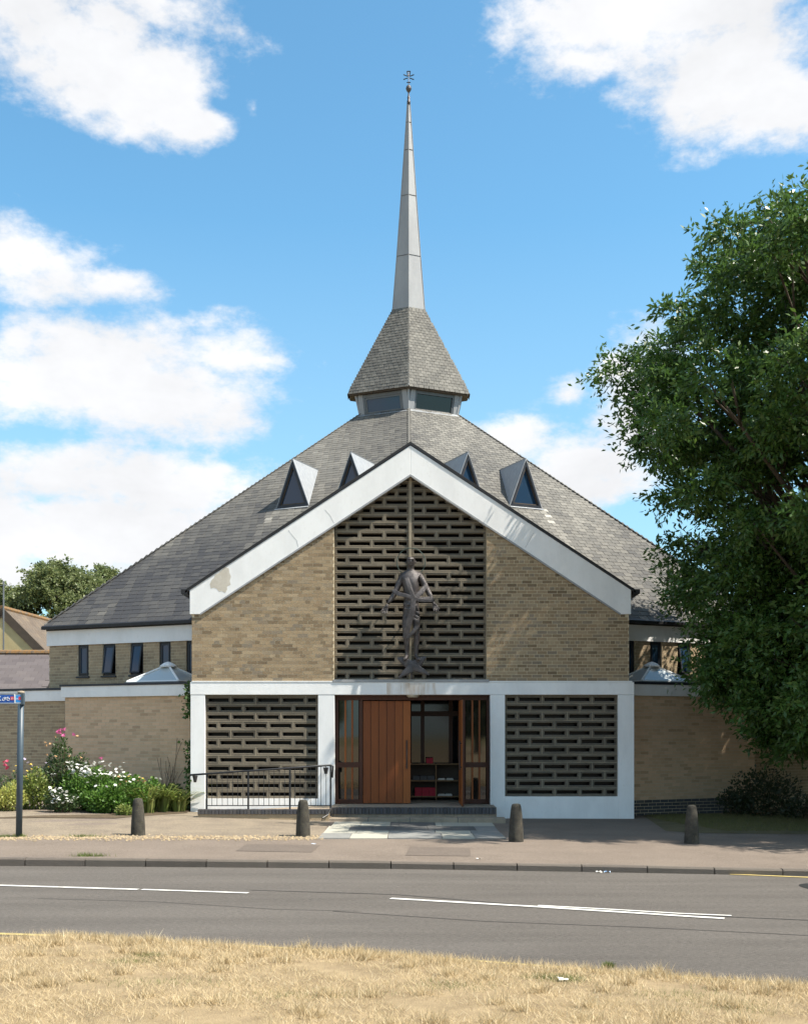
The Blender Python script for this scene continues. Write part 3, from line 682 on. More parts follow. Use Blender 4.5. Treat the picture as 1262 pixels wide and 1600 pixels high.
def clip(a, b, v0, ops, vz):
    if v0 < vz-.03: return a, b
    for p, q in ops:
        if a >= p and b <= q: return a, a
        if a < p < b: b = p-.003
        elif a < q < b: a = q+.003
    return a, b
for s in (-1, 1): upper_wall(s)
# --- flat roofed side wings
bricks3 = MB()
def wing(s):
    mm = (lambda p: p) if s < 0 else mirror
    P0 = Vector((XC-4.98, 26.2, 0)); P1 = Vector((XC-8.38, 26.2+.45*3.4, 0)); P0, P1 = mm(P0), mm(P1)
    U = (P1-P0).normalized(); Nn = Vector((U.y, -U.x, 0)); Nn = Nn if Nn.y < 0 else -Nn; Z = Vector((0,0,1)); Lw = (P1-P0).length
    zt, zb_ = 3.12, 2.86
    bk = MB(); bk.obox(P0-U*.3, U*(Lw+.3), -Nn*.3, Z*zb_); bk.build('wing_wall', M['mortar'], church)
    bond(-.3, Lw, .0, zb_-.01, lambda u, v: True, lambda a, b, v0, v1: brick_mb(bricks3 if v0 > .42 or s < 0 else engin, P0, U, Nn, a, b, v0, v1), 99)
    # left end wall returning to the back
    e = -Nn; En = U
    bk = MB(); bk.obox(P1-Nn*.302, e*2.0, -U*.25, Z*zb_); bk.build('wing_end_wall', M['brick_grey'], church)
    mb = MB(); mb.obox(P0-U*.3+Nn*.07+Z*zb_, U*(Lw+.37), -Nn*3.2, Z*(zt-zb_)); mb.build('wing_fascia', M['white'], church)
    mb = MB(); mb.obox(P0-U*.3+Nn*.09+Z*zt, U*(Lw+.40), -Nn*3.2, Z*.05); mb.build('coping', M['dark_frame'], church)
    # pyramid rooflight
    c = P0+U*1.28-Nn*.8; hw = .74; zl = zt+.06
    cor = [c+U*(i*hw)+Nn*(j*.62)+Z*zl for i, j in ((-1,1),(1,1),(1,-1),(-1,-1))]; apx = c+Z*(zl+.42)
    mb = MB(); mb.obox(c-U*(hw+.04)-Nn*.66+Z*(zt+.05), U*(2*hw+.08), Nn*1.32, Z*.035); kerb_ = mb.build('rooflight', M['alu'], church)
    for i in range(4):
        q = [cor[i], cor[(i+1) % 4], apx]; nn = (q[1]-q[0]).cross(q[2]-q[0]).normalized(); mb = MB(); mb.prism([p+Z*.03 for p in q], nn*.01); mb.build('pane', M['skylight_glass'], kerb_)
        mb = MB(); mb.tube([cor[i]+Z*.04, apx+Z*.04], .028, 6); mb.build('glazing_bar', M['sign_white'], kerb_)
        mb = MB(); mb.tube([cor[i]+Z*.03, cor[(i+1) % 4]+Z*.03], .03, 6); mb.build('glazing_bar', M['sign_white'], kerb_)
    mb = MB(); mb.lathe(apx-Z*.02, [(.2,0),(.21,.03),(.11,.1),(.03,.13)], 10); mb.build('cap', M['sign_white'], kerb_)
    # slot of pierced blocks, downpipe, then the lower wall set further back
    Q0 = mm(Vector((XC-8.62, 28.55, 0))); Q1 = mm(Vector((XC-10.75, 28.55+.45*2.2, 0))); U2 = (Q1-Q0).normalized()
    mb = MB(); mb.obox(Q0-U2*.5-Nn*.35, U2*.5, -Nn*.1, Z*2.8); slot = mb.build('block_slot', M['dark_glass'], church)
    for k in range(13):
        mb = MB(); o = Q0-U2*.45+Z*(.1+k*.2)-Nn*.2
        mb.obox(o, U2*.05, -Nn*.12, Z*.2); mb.obox(o+U2*.25, U2*.05, -Nn*.12, Z*.2); mb.obox(o+U2*.05, U2*.2, -Nn*.12, Z*.05); mb.build('screen_block', M['block'], slot)
    mb = MB(); pp = Q0-U2*.12+Nn*.08; mb.tube([pp, pp+Z*2.85], .05, 8); mb.build('downpipe', M['alu'], church)
    L2 = (Q1-Q0).length; bk = MB(); bk.obox(Q0, U2*L2, -Nn*.3, Z*2.8); bk.build('wing_wall', M['mortar'], church)
    bond(0, L2, 0, 2.79, lambda u, v: True, lambda a, b, v0, v1: brick_mb(bricks2, Q0, U2, Nn, a, b, v0, v1))
    mb = MB(); mb.obox(Q0+Nn*.06-U2*.55+Z*2.8, U2*(L2+.6), -Nn*2.8, Z*.27); mb.build('wing_fascia', M['white'], church)
    mb = MB(); mb.obox(Q0+Nn*.08-U2*.55+Z*3.07, U2*(L2+.75), -Nn*2.8, Z*.06); mb.build('coping', M['dark_frame'], church)
    mb = MB(); mb.obox(Q1-Nn*.303, -Nn*3, -U2*.25, Z*2.8); mb.build('wing_end_wall', M['brick_grey'], church)
    # last low wall beside the neighbouring house
    W0 = mm(Vector((XC-10.6, 31.2, 0))); W1 = mm(Vector((XC-14.5, 31.6, 0))); U3 = (W1-W0).normalized(); N3 = Vector((U3.y, -U3.x, 0)); N3 = N3 if N3.y < 0 else -N3
    bk = MB(); bk.obox(W0, U3*4, -N3*.3, Z*2.45); bk.build('wing_wall', M['mortar'], church)
    bond(0, 4, 0, 2.44, lambda u, v: True, lambda a, b, v0, v1: brick_mb(bricks3, W0, U3, N3, a, b, v0, v1))
    mb = MB(); mb.obox(W0+N3*.1+Z*2.45, U3*4, -N3*1., Z*.2); mb.build('wing_fascia', M['dark_frame'], church)
engin = MB()
for s in (-1, 1): wing(s)
tag(bricks.build('brickwork', M['brick'], church), kind='stuff')
tag(bricks2.build('brickwork', M['brick_grey'], church), kind='stuff')
tag(bricks3.build('brickwork', M['brick_wing'], church), kind='stuff')
tag(engin.build('brickwork', M['engineering'], church), kind='stuff')
# closing back walls of the hall, out of the picture
mb = MB()
bw = ring(9.2, 0)
for i in (1, 2, 3): 
    a, b = bw[i], bw[(i+1) % 6]; mb.add([a, b, b+Vector((0,0,4.7)), a+Vector((0,0,4.7))], [(0,1,2,3)])
mb.build('rear_wall', M['brick_grey'], church)
# --- lantern, slated hat, spire, finial
Lb, Lt_ = ring2(1.46, 11.56), ring2(1.6, 12.2)
mb = MB()
mb.add(Lb+Lt_, [(i, (i+1) % 6, 6+(i+1) % 6, 6+i) for i in range(6)]); mb.v = [tuple(Vector((XC, YL, 0))+Vector((v[0]-XC, v[1]-YL, 0))*.95+Vector((0,0,v[2]))) for v in mb.v]
lantern = mb.build('lantern', M['dark_glass'], church)
for i in range(6):
    A, B, C, D = Lb[i], Lb[(i+1) % 6], Lt_[i], Lt_[(i+1) % 6]; u = (B-A).normalized(); v = (C-A).lerp(D-B, .5)*.98; nn = u.cross(v).normalized()
    nn = nn if nn.dot(A-Vector((XC,YL,A.z))) > 0 else -nn; Lw = (B-A).length
    for q_ in (A-nn*.06, B-nn*.06-u*.15): mb = MB(); mb.obox(q_, u*.15, v*1.02, nn*.075); mb.build('post', M['lead'], lantern)
    mb = MB(); mb.tube([A-nn*.02, C-nn*.02], .05, 6); mb.build('corner_post', M['lead'], lantern)
    fr = MB(); o = A+u*.15-nn*.05; w_ = u*(Lw-.30)
    for (oo, l1, l2) in ((o, w_, v*.1), (o+v*.86, w_, v*.14), (o+v*.1, u*.06, v*.76), (o+w_-u*.06+v*.1, u*.06, v*.76)): fr.obox(oo, l1, l2, nn*.05)
    fr.build('window_frame', M['alu'], lantern)
    sash = MB(); o2 = o+u*.06+v*.1; w2 = w_-u*.12; v2 = v*.76; hop = (i == 0); tip = nn*(-.16 if hop else 0)
    vv = v2+tip
    for (oo, l1, l2) in ((o2, w2, vv*.1), (o2+vv*.88, w2, vv*.12), (o2+vv*.1, u*.05, vv*.78), (o2+w2-u*.05+vv*.1, u*.05, vv*.78)): sash.obox(oo, l1, l2, nn*.03)
    sash.build('sash', M['alu'] if not hop else M['dark_frame'], lantern)
    pn = MB(); pn.obox(o2+u*.04+vv*.08, w2-u*.08, vv*.82, nn*.01); pn.build('pane', M['pane'] if not hop else M['inner_dark'], lantern)  # open hopper: near-black pane colour stands in for the dark inside
    fl = MB(); dn = (E0[i]+E0[(i+1) % 6]-E1[i]-E1[(i+1) % 6]).normalized(); fl.obox(E1[i]+Vector((0,0,.02)), E1[(i+1) % 6]-E1[i], dn*.1, Vector((0,0,.015))); fl.build('lead_flashing', M['zinc'], lantern)
H0, H1 = ring2(1.81, 12.27), ring2(.515, 14.76)
mb = MB(); mb.add(H0+H1, [(i, (i+1) % 6, 6+(i+1) % 6, 6+i) for i in range(6)]+[(0,1,2,3,4,5)]); hat = mb.build('lantern_roof', M['underlay'], church)
hs = ring2(1.795, 12.19); mb = MB(); mb.add(H0+hs, [(i, (i+1) % 6, 6+(i+1) % 6, 6+i) for i in range(6)]+[(6,7,8,9,10,11)]); mb.build('soffit', M['bargeboard'], hat)
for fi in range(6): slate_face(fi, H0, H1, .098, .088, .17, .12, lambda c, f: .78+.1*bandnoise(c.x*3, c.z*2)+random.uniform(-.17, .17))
hp = MB()
for i in range(6): hp.tube([H0[i], H1[i]], .022, 5)
hp.build('hip_capping', M['lead'], hat)
so = slates.build('slating', M['slate'], church); tag(so, kind='stuff')
seg_z = [fz_ for fz_ in (14.76, 16.5, 18.35, 19.75, 20.6, 21.17)]
wz = lambda z: .50+(.042-.50)*((z-14.76)/(21.17-14.76))**.93
spire = None
for k in range(len(seg_z)-1):
    a, b = ring2(wz(seg_z[k]), seg_z[k]), ring2(wz(seg_z[k+1])-.004, seg_z[k+1]+.01); mb = MB()
    mb.add(a+b, [(i, (i+1) % 6, 6+(i+1) % 6, 6+i) for i in range(6)]+[(6,7,8,9,10,11)])
    if spire is None: spire = mb.build('spire', M['lead'], church)
    else: mb.build('spire_panel', M['lead'], spire)
sm = MB(); sa_, sb_ = ring2(wz(14.76), 14.76), ring2(wz(21.17), 21.17)
for i in range(6): sm.tube([a.lerp(b, 0) for a, b in [(sa_[i], sb_[i])]]+[ring2(wz(z), z)[i] for z in seg_z[1:]], .014, 5)
sm.build('standing_seam', M['lead'], spire)
for z_ in seg_z[1:-1]:
    sr_ = MB(); q_ = ring2(wz(z_)+.006, z_); sr_.tube(q_+[q_[0]], .009, 4, cap=False); sr_.build('seam', M['alu'], spire)
mb = MB(); mb.add(ring2(.545, 14.72)+ring2(.52, 14.8), [(i, (i+1) % 6, 6+(i+1) % 6, 6+i) for i in range(6)]+[(6,7,8,9,10,11)]); mb.build('collar', M['lead'], spire)
mb = MB(); mb.lathe((XC, YL, 21.15), [(.05,0),(.055,.1),(.035,.13),(.045,.22),(.025,.26),(.02,.36),(.05,.39),(.082,.45),(.088,.49),(.07,.55),(.03,.58),(.012,.6),(.012,.98),(0.004,.99)], 14); fin = mb.build('finial', M['bronze'], spire, smooth=True)
zc_ = 21.99; mb = MB()
for (x0, z0, x1, z1) in ((-.05,.17,.05,.17),(-.06,-.17,.06,-.17),(-.16,.07,-.04,.02),(.16,.07,.04,.02),(-.16,-.08,-.03,-.035),(.16,-.08,.03,-.035),(-.05,.17,-.025,.02),(.05,.17,.025,.02)):
    mb.tube([(XC+x0, YL, zc_+z0), (XC+x1, YL, zc_+z1)], .016, 5)
mb.build('cross', M['dark_frame'], church)
# --- entrance: lobby, frame, doors, sidelights
YD = YF+.32; dx = lambda px: (px-CX)/F*YD; dz_ = lambda py: H+(YH-py)/F*YD
zl0 = .40; ztop = dz_(1088)
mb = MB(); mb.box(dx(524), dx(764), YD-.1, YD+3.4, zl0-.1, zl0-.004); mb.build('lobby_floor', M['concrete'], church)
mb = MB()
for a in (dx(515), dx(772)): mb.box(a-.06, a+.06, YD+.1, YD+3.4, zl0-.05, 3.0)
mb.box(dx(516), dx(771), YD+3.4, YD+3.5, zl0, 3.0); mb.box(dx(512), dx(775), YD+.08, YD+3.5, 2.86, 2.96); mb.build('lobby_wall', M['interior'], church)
fr = MB(); y0, y1 = YD-.05, YD+.07
fr.box(dx(523), dx(764.5), y0, y1, ztop-.09, ztop+.2)
for a, b in ((523.2,529),(561,566.5),(718,726.5),(759.5,764.5)): fr.box(dx(a), dx(b), y0+.002, y1, zl0, ztop-.09)
fr.box(dx(529), dx(561), y0+.004, y1-.01, zl0, zl0+.1); fr.box(dx(726.5), dx(759.5), y0+.004, y1-.01, zl0, zl0+.1)
dframe = fr.build('door_frame', M['wood_dark'], church, bevel=.006)
for (a, b) in ((529, 561), (726.5, 759.5)):
    w = (b-a)/3
    tr = MB(); tr.box(dx(a), dx(b), y0+.006, y1-.012, dz_(1199), dz_(1191)); tr.build('transom', M['wood_dark'], dframe)
    for k in (1, 2):
        m_ = MB(); c_ = a+w*k; m_.box(dx(c_-1.4), dx(c_+1.4), y0+.008, y1-.014, zl0+.1, ztop-.09); m_.build('mullion', M['wood'], dframe)
    for k in range(3):
        for (za, zb2) in ((zl0+.1, dz_(1199)), (dz_(1191), ztop-.09)):
            m_ = MB(); m_.box(dx(a+w*k+1), dx(a+w*(k+1)-1), YD+.008, YD+.014, za, zb2); m_.build('pane', M['side_glass'], dframe)
def leaf(hinge_px, width, ang, dirn):
    root = None; n = 6; pw = width/n
    Hh = ztop-.1-zl0-.02; c, s_ = math.cos(ang), math.sin(ang); o = Vector((dx(hinge_px), YD-.01, zl0+.012))
    U = Vector((dirn*c, -s_, 0)); V = Vector((dirn*s_, c, 0))*1.0; V = Vector((-U.y*1, U.x, 0)); V = V if V.y > 0 or ang > .5 else -V
    bk = MB(); bk.obox(o+U*.005, U*(width-.01), V*.03, Vector((0,0,Hh))); root = bk.build('door', M['wood_dark'], church)
    for k in range(n):
        m_ = MB(); m_.obox(o+U*(k*pw+.006)-V*.016, U*(pw-.012), V*.014, Vector((0,0,Hh))); m_.build('plank', M['wood'], root, bevel=.003)
    hd = MB(); hx = o+U*(width-.09)-V*.06; hd.tube([hx+Vector((0,0,.78)), hx+Vector((0,0,1.42))], .014, 8)
    for zz in (.84, 1.36): hd.tube([hx+Vector((0,0,zz)), hx+V*.045+Vector((0,0,zz))], .012, 6)
    hd.build('handle', M['iron'], root)
leaf(566.7, dx(641.5)-dx(566.7), 0, 1)
leaf(717.5, 1.08, R(91), -1)
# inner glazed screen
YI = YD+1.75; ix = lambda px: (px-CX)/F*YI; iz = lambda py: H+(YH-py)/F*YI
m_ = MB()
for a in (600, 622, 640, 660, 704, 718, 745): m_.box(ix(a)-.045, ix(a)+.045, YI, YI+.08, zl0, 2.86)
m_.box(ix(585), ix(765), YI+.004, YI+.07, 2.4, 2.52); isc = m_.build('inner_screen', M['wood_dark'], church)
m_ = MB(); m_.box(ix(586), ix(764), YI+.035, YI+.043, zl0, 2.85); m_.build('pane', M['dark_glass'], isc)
# entrance lamp under the beam
m_ = MB(); m_.lathe((dx(645), YD-.17, ztop-.005), [(.03,-.02),(.10,-.03),(.145,.01),(.15,.05),(.14,.075)], 18)
tag(m_.build('ceiling_lamp', M['lamp_glass'], None, smooth=True), 'round frosted lamp fixed above the church doorway', 'lamp')
# --- shelf with books inside the door
YB = YI-.42; bx_ = lambda px: (px-CX)/F*YB; bz = lambda py: H+(YH-py)/F*YB
shelf = thing('bookshelf', 'low wooden shelf unit standing inside the open church door', 'shelf', (bx_(680), YB, zl0))
x0, x1, xm = bx_(636), bx_(722), bx_(681); zt_ = bz(1193); zm = bz(1219)
for (a, b) in ((x0, x0+.03), (xm-.015, xm+.015), (x1-.03, x1)):
    m_ = MB(); m_.box(a, b, YB, YB+.32, zl0, zt_-.03); m_.build('side_panel', M['shelfwood'], shelf)
for nm, z, dd in (('top', zt_, .02), ('shelf_board', zm, 0), ('bottom', zl0+.1, 0)):
    m_ = MB(); m_.box(x0-dd+.001, x1+dd-.001, YB-dd+.003, YB+.318, z-.03, z); m_.build(nm, M['shelfwood'], shelf)
m_ = MB(); m_.box(x0+.03, x1-.03, YB+.29, YB+.31, zl0+.1, zt_-.03); m_.build('back_panel', M['interior'], shelf)
bk_i = 0
m_ = MB(); m_.box(0, .165, 0, .22, 0, .038); bookme = m_.mesh('hymn_book', M['red'])
names = ['left', 'middle', 'right']; lev = ['lowest', 'second', 'third', 'fourth', 'top']
for st in range(3):
    for k in range(5):
        o = inst(bookme, 'hymn_book', None, (bx_(646.5+st*11.4)+.02+random.uniform(-.006,.006), YB+.02+random.uniform(0,.02), zl0+.1005+k*.0392), None)
        tag(o, '%s red book of the %s pile on the bottom shelf inside the doorway' % (lev[k], names[st]), 'book', 'red books on the shelf')
m_ = MB(); m_.box(0, .16, 0, .2, 0, .1); dk = m_.mesh('file_box', M['bookdark'])
for k, nm in enumerate(('leftmost', 'middle', 'rightmost')):
    tag(inst(dk, 'file_box', None, (bx_(645+k*11.5), YB+.03, zm+.0005)), '%s grey box above the red books on the shelf' % nm, 'box', 'grey boxes on the shelf')
for k, (px, z, nm) in enumerate(((684, zm, 'upper left'), (697, zm, 'upper right'), (684, zl0+.1, 'lower left'), (695, zl0+.1, 'lower right'))):
    m_ = MB(); m_.box(bx_(px), bx_(px)+.17, YB+.03, YB+.25, z+.0005, z+.03); m_.box(bx_(px)+.02, bx_(px)+.16, YB+.05, YB+.24, z+.0305, z+.045)
    tag(m_.build('paper_stack', M['paper']), '%s pile of papers in the right half of the shelf' % nm, 'papers', 'paper piles on the shelf')
m_ = MB(); zt2 = zt_+.0005; m_.prism([(bx_(666), YB+.06, zt2), (bx_(676.5), YB+.06, zt2), (bx_(676.5), YB+.22, zt2), (bx_(666), YB+.22, zt2)], (0,0,.12)); m_.box(bx_(665.5), bx_(677), YB+.05, YB+.23, zt2+.12, zt2+.135)
tag(m_.build('red_box', M['red']), 'small red box standing on top of the wooden shelf', 'box')

# ------------------------------------------------------------------ steps, ramp, railing
YW = 23.95
sx = lambda px, Y: (px-CX)/F*Y
steps = thing('entrance_steps', 'two low steps of concrete with dark brick edge before the doors', 'steps', (XC, 24.4, .1))
yl, ys_ = 24.35, 23.98
m_ = MB(); m_.box(sx(516,yl), sx(776,yl), yl+.11, YD-.1, .02, zl0); m_.build('landing', M['concrete'], steps, bevel=.006)
X = sx(516, yl)
while X < sx(776, yl)-.04:
    m_ = MB(); m_.box(X, X+.066, yl+random.uniform(-.003,.003), yl+.106, .262, zl0+.002); m_.build('edge_brick', M['engineering'], steps); X += .0755
m_ = MB(); m_.box(sx(516,yl)+.003, sx(776,yl)-.003, yl+.03, yl+.108, .05, .26); m_.build('riser', M['concrete'], steps)
m_ = MB(); m_.box(sx(503,ys_), sx(790,ys_), ys_, yl+.028, .0, .20); m_.build('step', M['concrete'], steps, bevel=.012)
for px in (575, 640, 715):
    m_ = MB(); m_.box(sx(px, ys_)-.006, sx(px, ys_)+.006, ys_-.002, yl+.02, .08, .2025); m_.build('joint', M['engineering'], steps)
ramp = thing('ramp', 'access ramp with dark brick edge rising to the church door', 'ramp', (fx(410), YW, .15))
xa, xb = sx(309, YW), sx(514, YW)
m_ = MB(); m_.prism([(xa, 0, .02), (xb+.03, 0, .02), (xb+.03, 0, zl0-.006), (xa, 0, .25)], (0, YF-.05-YW-.2, 0)); m_.v = [(v[0], v[1]+YW+.2, v[2]) for v in m_.v]; m_.build('ramp_surface', M['concrete'], ramp)
m_ = MB(); m_.box(xa, xb, YW+.02, YW+.2, .02, .285); m_.build('edge_wall', M['brick_grey'], ramp)
X = xa
while X < xb-.05:
    m_ = MB(); m_.box(X, X+.066, YW+random.uniform(-.003,.003), YW+.215, .288, .385+random.uniform(-.002,.002)); m_.build('edge_brick', M['engineering'], ramp); X += .0745
rail = thing('handrail', 'black iron railing with thin balusters along the entrance ramp', 'railing', (sx(410,YW+.1), YW+.1, .38))
YR = YW+.1; rx = lambda px: (px-CX)/F*YR; rz = lambda py: H+(YH-py)/F*YR
top_at = lambda px: rz(1211+(px-297)/(517.5-297)*(1195.5-1211))
m_ = MB(); m_.tube([(rx(297), YR, top_at(297)), (rx(400), YR, top_at(400)), (rx(517.5), YR, top_at(517.5)), (rx(520), YR+.02, top_at(517.5)-.03), (rx(519), YR-.02, rz(1215))], .021, 8); m_.build('top_rail', M['iron'], rail, smooth=True)
m_ = MB(); m_.box(rx(323), rx(517), YR-.006, YR+.006, rz(1259.5), rz(1258)); m_.build('bottom_rail', M['iron'], rail)
for px in (323, 388, 453, 516.5):
    m_ = MB(); m_.box(rx(px)-.018, rx(px)+.018, YR-.018, YR+.018, .386 if px < 500 else gz(rx(px), YR)+.1, top_at(px)); m_.build('post', M['iron'], rail)
px = 331.2
while px < 515:
    if min(abs(px-p) for p in (323,388,453,516.5)) > 3:
        m_ = MB(); m_.tube([(rx(px), YR, rz(1258.5)), (rx(px), YR, top_at(px))], .006, 5); m_.build('baluster', M['iron'], rail)
    px += 8.1
m_ = MB(); m_.tube([(rx(517), YR-.02, rz(1262)), (rx(513), YR-.1, rz(1272)), (rx(505), YR-.2, .22), (rx(503), YR-.22, .12)], .016, 6); m_.build('stay', M['iron'], rail)
for px, py, nm in ((305, 1217, 'left'), (509, 1204, 'right')):
    m_ = MB(); c = at(px, py, YF-.12); m_.lathe(c, [(.03,-.075),(.055,.05),(.06,.055),(.06,.07)], 4); m_.tube([c+Vector((0,0,.06)), (c.x, YF-.045, c.z+.08)], .01, 5)
    tag(m_.build('ashtray', M['iron']), 'small black wall ashtray on the white column at the %s end of the railing' % nm, 'ashtray', 'ashtrays on the columns')
# ------------------------------------------------------------------ bollards
def bollard(px, py, lab):
    p = gp(px, py, gz); s = 1780/p.y; m_ = MB(); hgt = .665
    prof = [(.135,-.05),(.132,0),(.13,.08),(.122,.25),(.11,.42),(.095,.56),(.085,.62),(.07,.655),(.04,hgt),(.01,hgt+.003)]
    m_.lathe(p, prof, 12); o = m_.build('bollard', M['bollard'], smooth=True)
    tag(o, lab, 'bollard', 'concrete bollards along the forecourt')
bollard(216, 1305, 'tapered concrete bollard in front of the flower bed')
bollard(473.5, 1307, 'tapered concrete bollard in front of the ramp railing')
bollard(806, 1315, 'tapered concrete bollard right of the pale stone slabs')
bollard(1080, 1318, 'tapered concrete bollard in deep shade before the lawn')

# ------------------------------------------------------------------ statue on the screen
YT = YF-.22
def sp(zx, zy, dy=0): q = at(570+zx/6.664, 840+zy/6.664, YT); return Vector((q.x, YT+dy, q.z))
def skin(name, chains, m, parent, sub=2, fat=1.):
    """chains: lists of (point, radius); equal points are welded so limbs grow out of one body"""
    bm = bmesh.new(); lay = bm.verts.layers.skin.verify(); seen = {}
    first = None
    for ch in chains:
        prev = None
        for p, r in ch:
            k = tuple(round(c, 4) for c in p)
            if k not in seen:
                v = bm.verts.new(p); rr = r if isinstance(r, tuple) else (r, r); v[lay].radius = (rr[0]*fat, rr[1]*fat); seen[k] = v
                if first is None: first = v; v[lay].use_root = True
            v = seen[k]
            if prev is not None and prev is not v and not bm.edges.get((prev, v)): bm.edges.new((prev, v))
            prev = v
    me = bpy.data.meshes.new(name); bm.to_mesh(me); bm.free()
    o = bpy.data.objects.new(name, me); link(o)
    md = o.modifiers.new('skin', 'SKIN'); md.use_smooth_shade = True
    ss = o.modifiers.new('sub', 'SUBSURF'); ss.levels = sub; ss.render_levels = sub
    dg = bpy.context.evaluated_depsgraph_get(); dg.update(); m2 = bpy.data.meshes.new_from_object(o.evaluated_get(dg))
    bpy.data.objects.remove(o); m2.materials.clear(); m2.materials.append(m); m2.name = name
    o = bpy.data.objects.new(name, m2); link(o); setp(o, parent); m2.polygons.foreach_set('use_smooth', [True]*len(m2.polygons)); return o
statue = thing('statue', 'slender dark bronze robed figure with lowered open arms on the block screen', 'statue', sp(480, 1470))
pel = sp(484, 760); wai = sp(482, 640, -.01); che = sp(482, 500, -.03); nb = sp(478, 372, -.01); sl, sr = sp(395, 400), sp(560, 392)
neck = sp(477, 335, -.02); hd0 = sp(477, 292, -.045); hd1 = sp(478, 240, -.04); hd2 = sp(478, 205, -.02)
hl, hr = sp(440, 790), sp(528, 790)
body = [[(pel, (.15,.105)), (wai, (.135,.1)), (che, (.165,.115)), (nb, (.1,.075)), (neck, .043), (hd0, (.066,.088)), (hd1, (.1,.118)), (hd2, (.058,.07))],
        [(nb, .1), (sl, .072), (sp(355, 480, .0), .066), (sp(318, 570, -.02), .056), (sp(275, 640, -.05), .05), (sp(238, 695, -.07), .03)],
        [(nb, .1), (sr, .072), (sp(605, 460, .0), .066), (sp(645, 540, -.02), .056), (sp(680, 610, -.05), .05), (sp(706, 668, -.07), .03)],
        [(pel, .15), (hl, .09), (sp(424, 900, -.02), .077), (sp(428, 1010, -.035), .06), (sp(432, 1060, -.02), .06), (sp(440, 1150, .0), .047), (sp(436, 1232, .01), .036), (sp(420, 1262, -.06), .04), (sp(404, 1278, -.13), .03)],
        [(pel, .15), (hr, .09), (sp(536, 890, -.02), .077), (sp(535, 985, -.035), .06), (sp(540, 1050, -.02), .06), (sp(536, 1150, .0), .047), (sp(532, 1232, .01), .036), (sp(548, 1262, -.06), .04), (sp(566, 1280, -.13), .03)]]
bod = skin('body', body, M['bronze'], statue, 2, 1.2)
# hands: a palm with five fingers each
for s, wr, base in ((-1, sp(238, 695, -.07), sp(222, 730, -.08)), (1, sp(706, 668, -.07), sp(722, 706, -.08))):
    chains = [[(wr, .032), (base, (.056, .028))]]
    dv = (base-wr).normalized(); sd = Vector((s*-dv.z, 0, s*dv.x)); sd = Vector((1, 0, 0)) if sd.length < .01 else sd.normalized()
    for i, (k, ln) in enumerate(((-.046,.12),(-.016,.15),(.016,.155),(.046,.13))):
        root = base+sd*k*.8+dv*.012
        chains.append([(base, .03), (root, .017), (root+dv*ln*.5+sd*k*.3+Vector((0,-.008,0)), .015), (root+dv*ln+sd*k*.6+Vector((0,-.035,0)), .011)])
    out_ = Vector((s, 0, 0)); th0 = wr.lerp(base, .5)+out_*.03
    chains.append([(wr.lerp(base, .35), .026), (th0, .019), (th0+(out_*.8+dv*.6).normalized()*.075+Vector((0,-.02,0)), .016), (th0+(out_*.8+dv*.75).normalized()*.14+Vector((0,-.03,0)), .011)])
    skin('hand', chains, M['bronze'], statue, 1, 1.1)
# face: brow, nose, chin shapes and ears
m_ = MB(); f0 = sp(480, 262, -.165)
m_.add([f0+Vector((-.012,.01,.05)), f0+Vector((.012,.01,.05)), f0+Vector((.02,.0,-.025)), f0+Vector((-.02,.0,-.025)), f0+Vector((0,-.03,-.02))], [(0,1,4),(1,2,4),(2,3,4),(3,0,4)])
m_.tube([f0+Vector((-.07,.03,.05)), f0+Vector((-.03,.005,.058)), f0+Vector((0,.004,.05)), f0+Vector((.03,.005,.058)), f0+Vector((.07,.03,.05))], [.008,.014,.01,.014,.008], 6)
m_.tube([f0+Vector((-.03,.012,-.06)), f0+Vector((0,.0,-.057)), f0+Vector((.03,.012,-.06))], [.006,.011,.006], 6)
m_.build('face', M['bronze'], bod, smooth=True)
m_ = MB()
for s in (-1, 1): c = sp(478, 262, -.03)+Vector((s*.098, 0, 0)); m_.tube([c+Vector((0,0,.035)), c+Vector((s*.014,.006,.01)), c+Vector((0,0,-.03))], [.008,.014,.008], 6)
m_.build('ear', M['bronze'], bod, smooth=True)
def band(name, pts, w, t=.014):
    """flat ribbon of cloth along a path"""
    P = [Vector(p)+Vector((0, -.035 if name != 'crossed_plank' else 0, 0)) for p in pts]; m_ = MB(); vv = []; n = len(P)
    for i, p in enumerate(P):
        t_ = (P[min(i+1, n-1)]-P[max(i-1, 0)]).normalized(); sd = t_.cross(Vector((0,-1,0))).normalized(); ww = 1.9*(w[i] if isinstance(w, (list, tuple)) else w)
        vv += [p+sd*ww/2, p-sd*ww/2, p-sd*ww/2+Vector((0,t,0)), p+sd*ww/2+Vector((0,t,0))]
    m_.add(vv, [(i*4+k, i*4+(k+1) % 4, (i+1)*4+(k+1) % 4, (i+1)*4+k) for i in range(n-1) for k in range(4)]+[(0,1,2,3), tuple((n-1)*4+k for k in (3,2,1,0))])
    o = m_.build(name, M['bronze'], statue, smooth=False)
    sb = o.modifiers.new('sub', 'SUBSURF'); sb.levels = 1; sb.render_levels = 2; return o
kn = sp(508, 648, -.165)
band('sash', [sp(432, 425, -.10), sp(455, 500, -.155), sp(482, 580, -.16), kn], [.045,.06,.06,.05])
band('sash', [sp(640, 505, -.09), sp(600, 560, -.13), sp(552, 612, -.155), kn], [.05,.065,.06,.05])
band('sash', [sp(298, 545, -.06), sp(318, 580, -.09), sp(385, 605, -.13), sp(450, 618, -.16), kn], [.05,.06,.05,.05,.05])
band('sash', [kn, sp(570, 660, -.15), sp(640, 664, -.13), sp(712, 652, -.11)], [.05,.05,.05,.06])
band('sash', [kn, sp(560, 640, -.15), sp(630, 640, -.125), sp(690, 632, -.1)], [.03,.03,.03,.03])
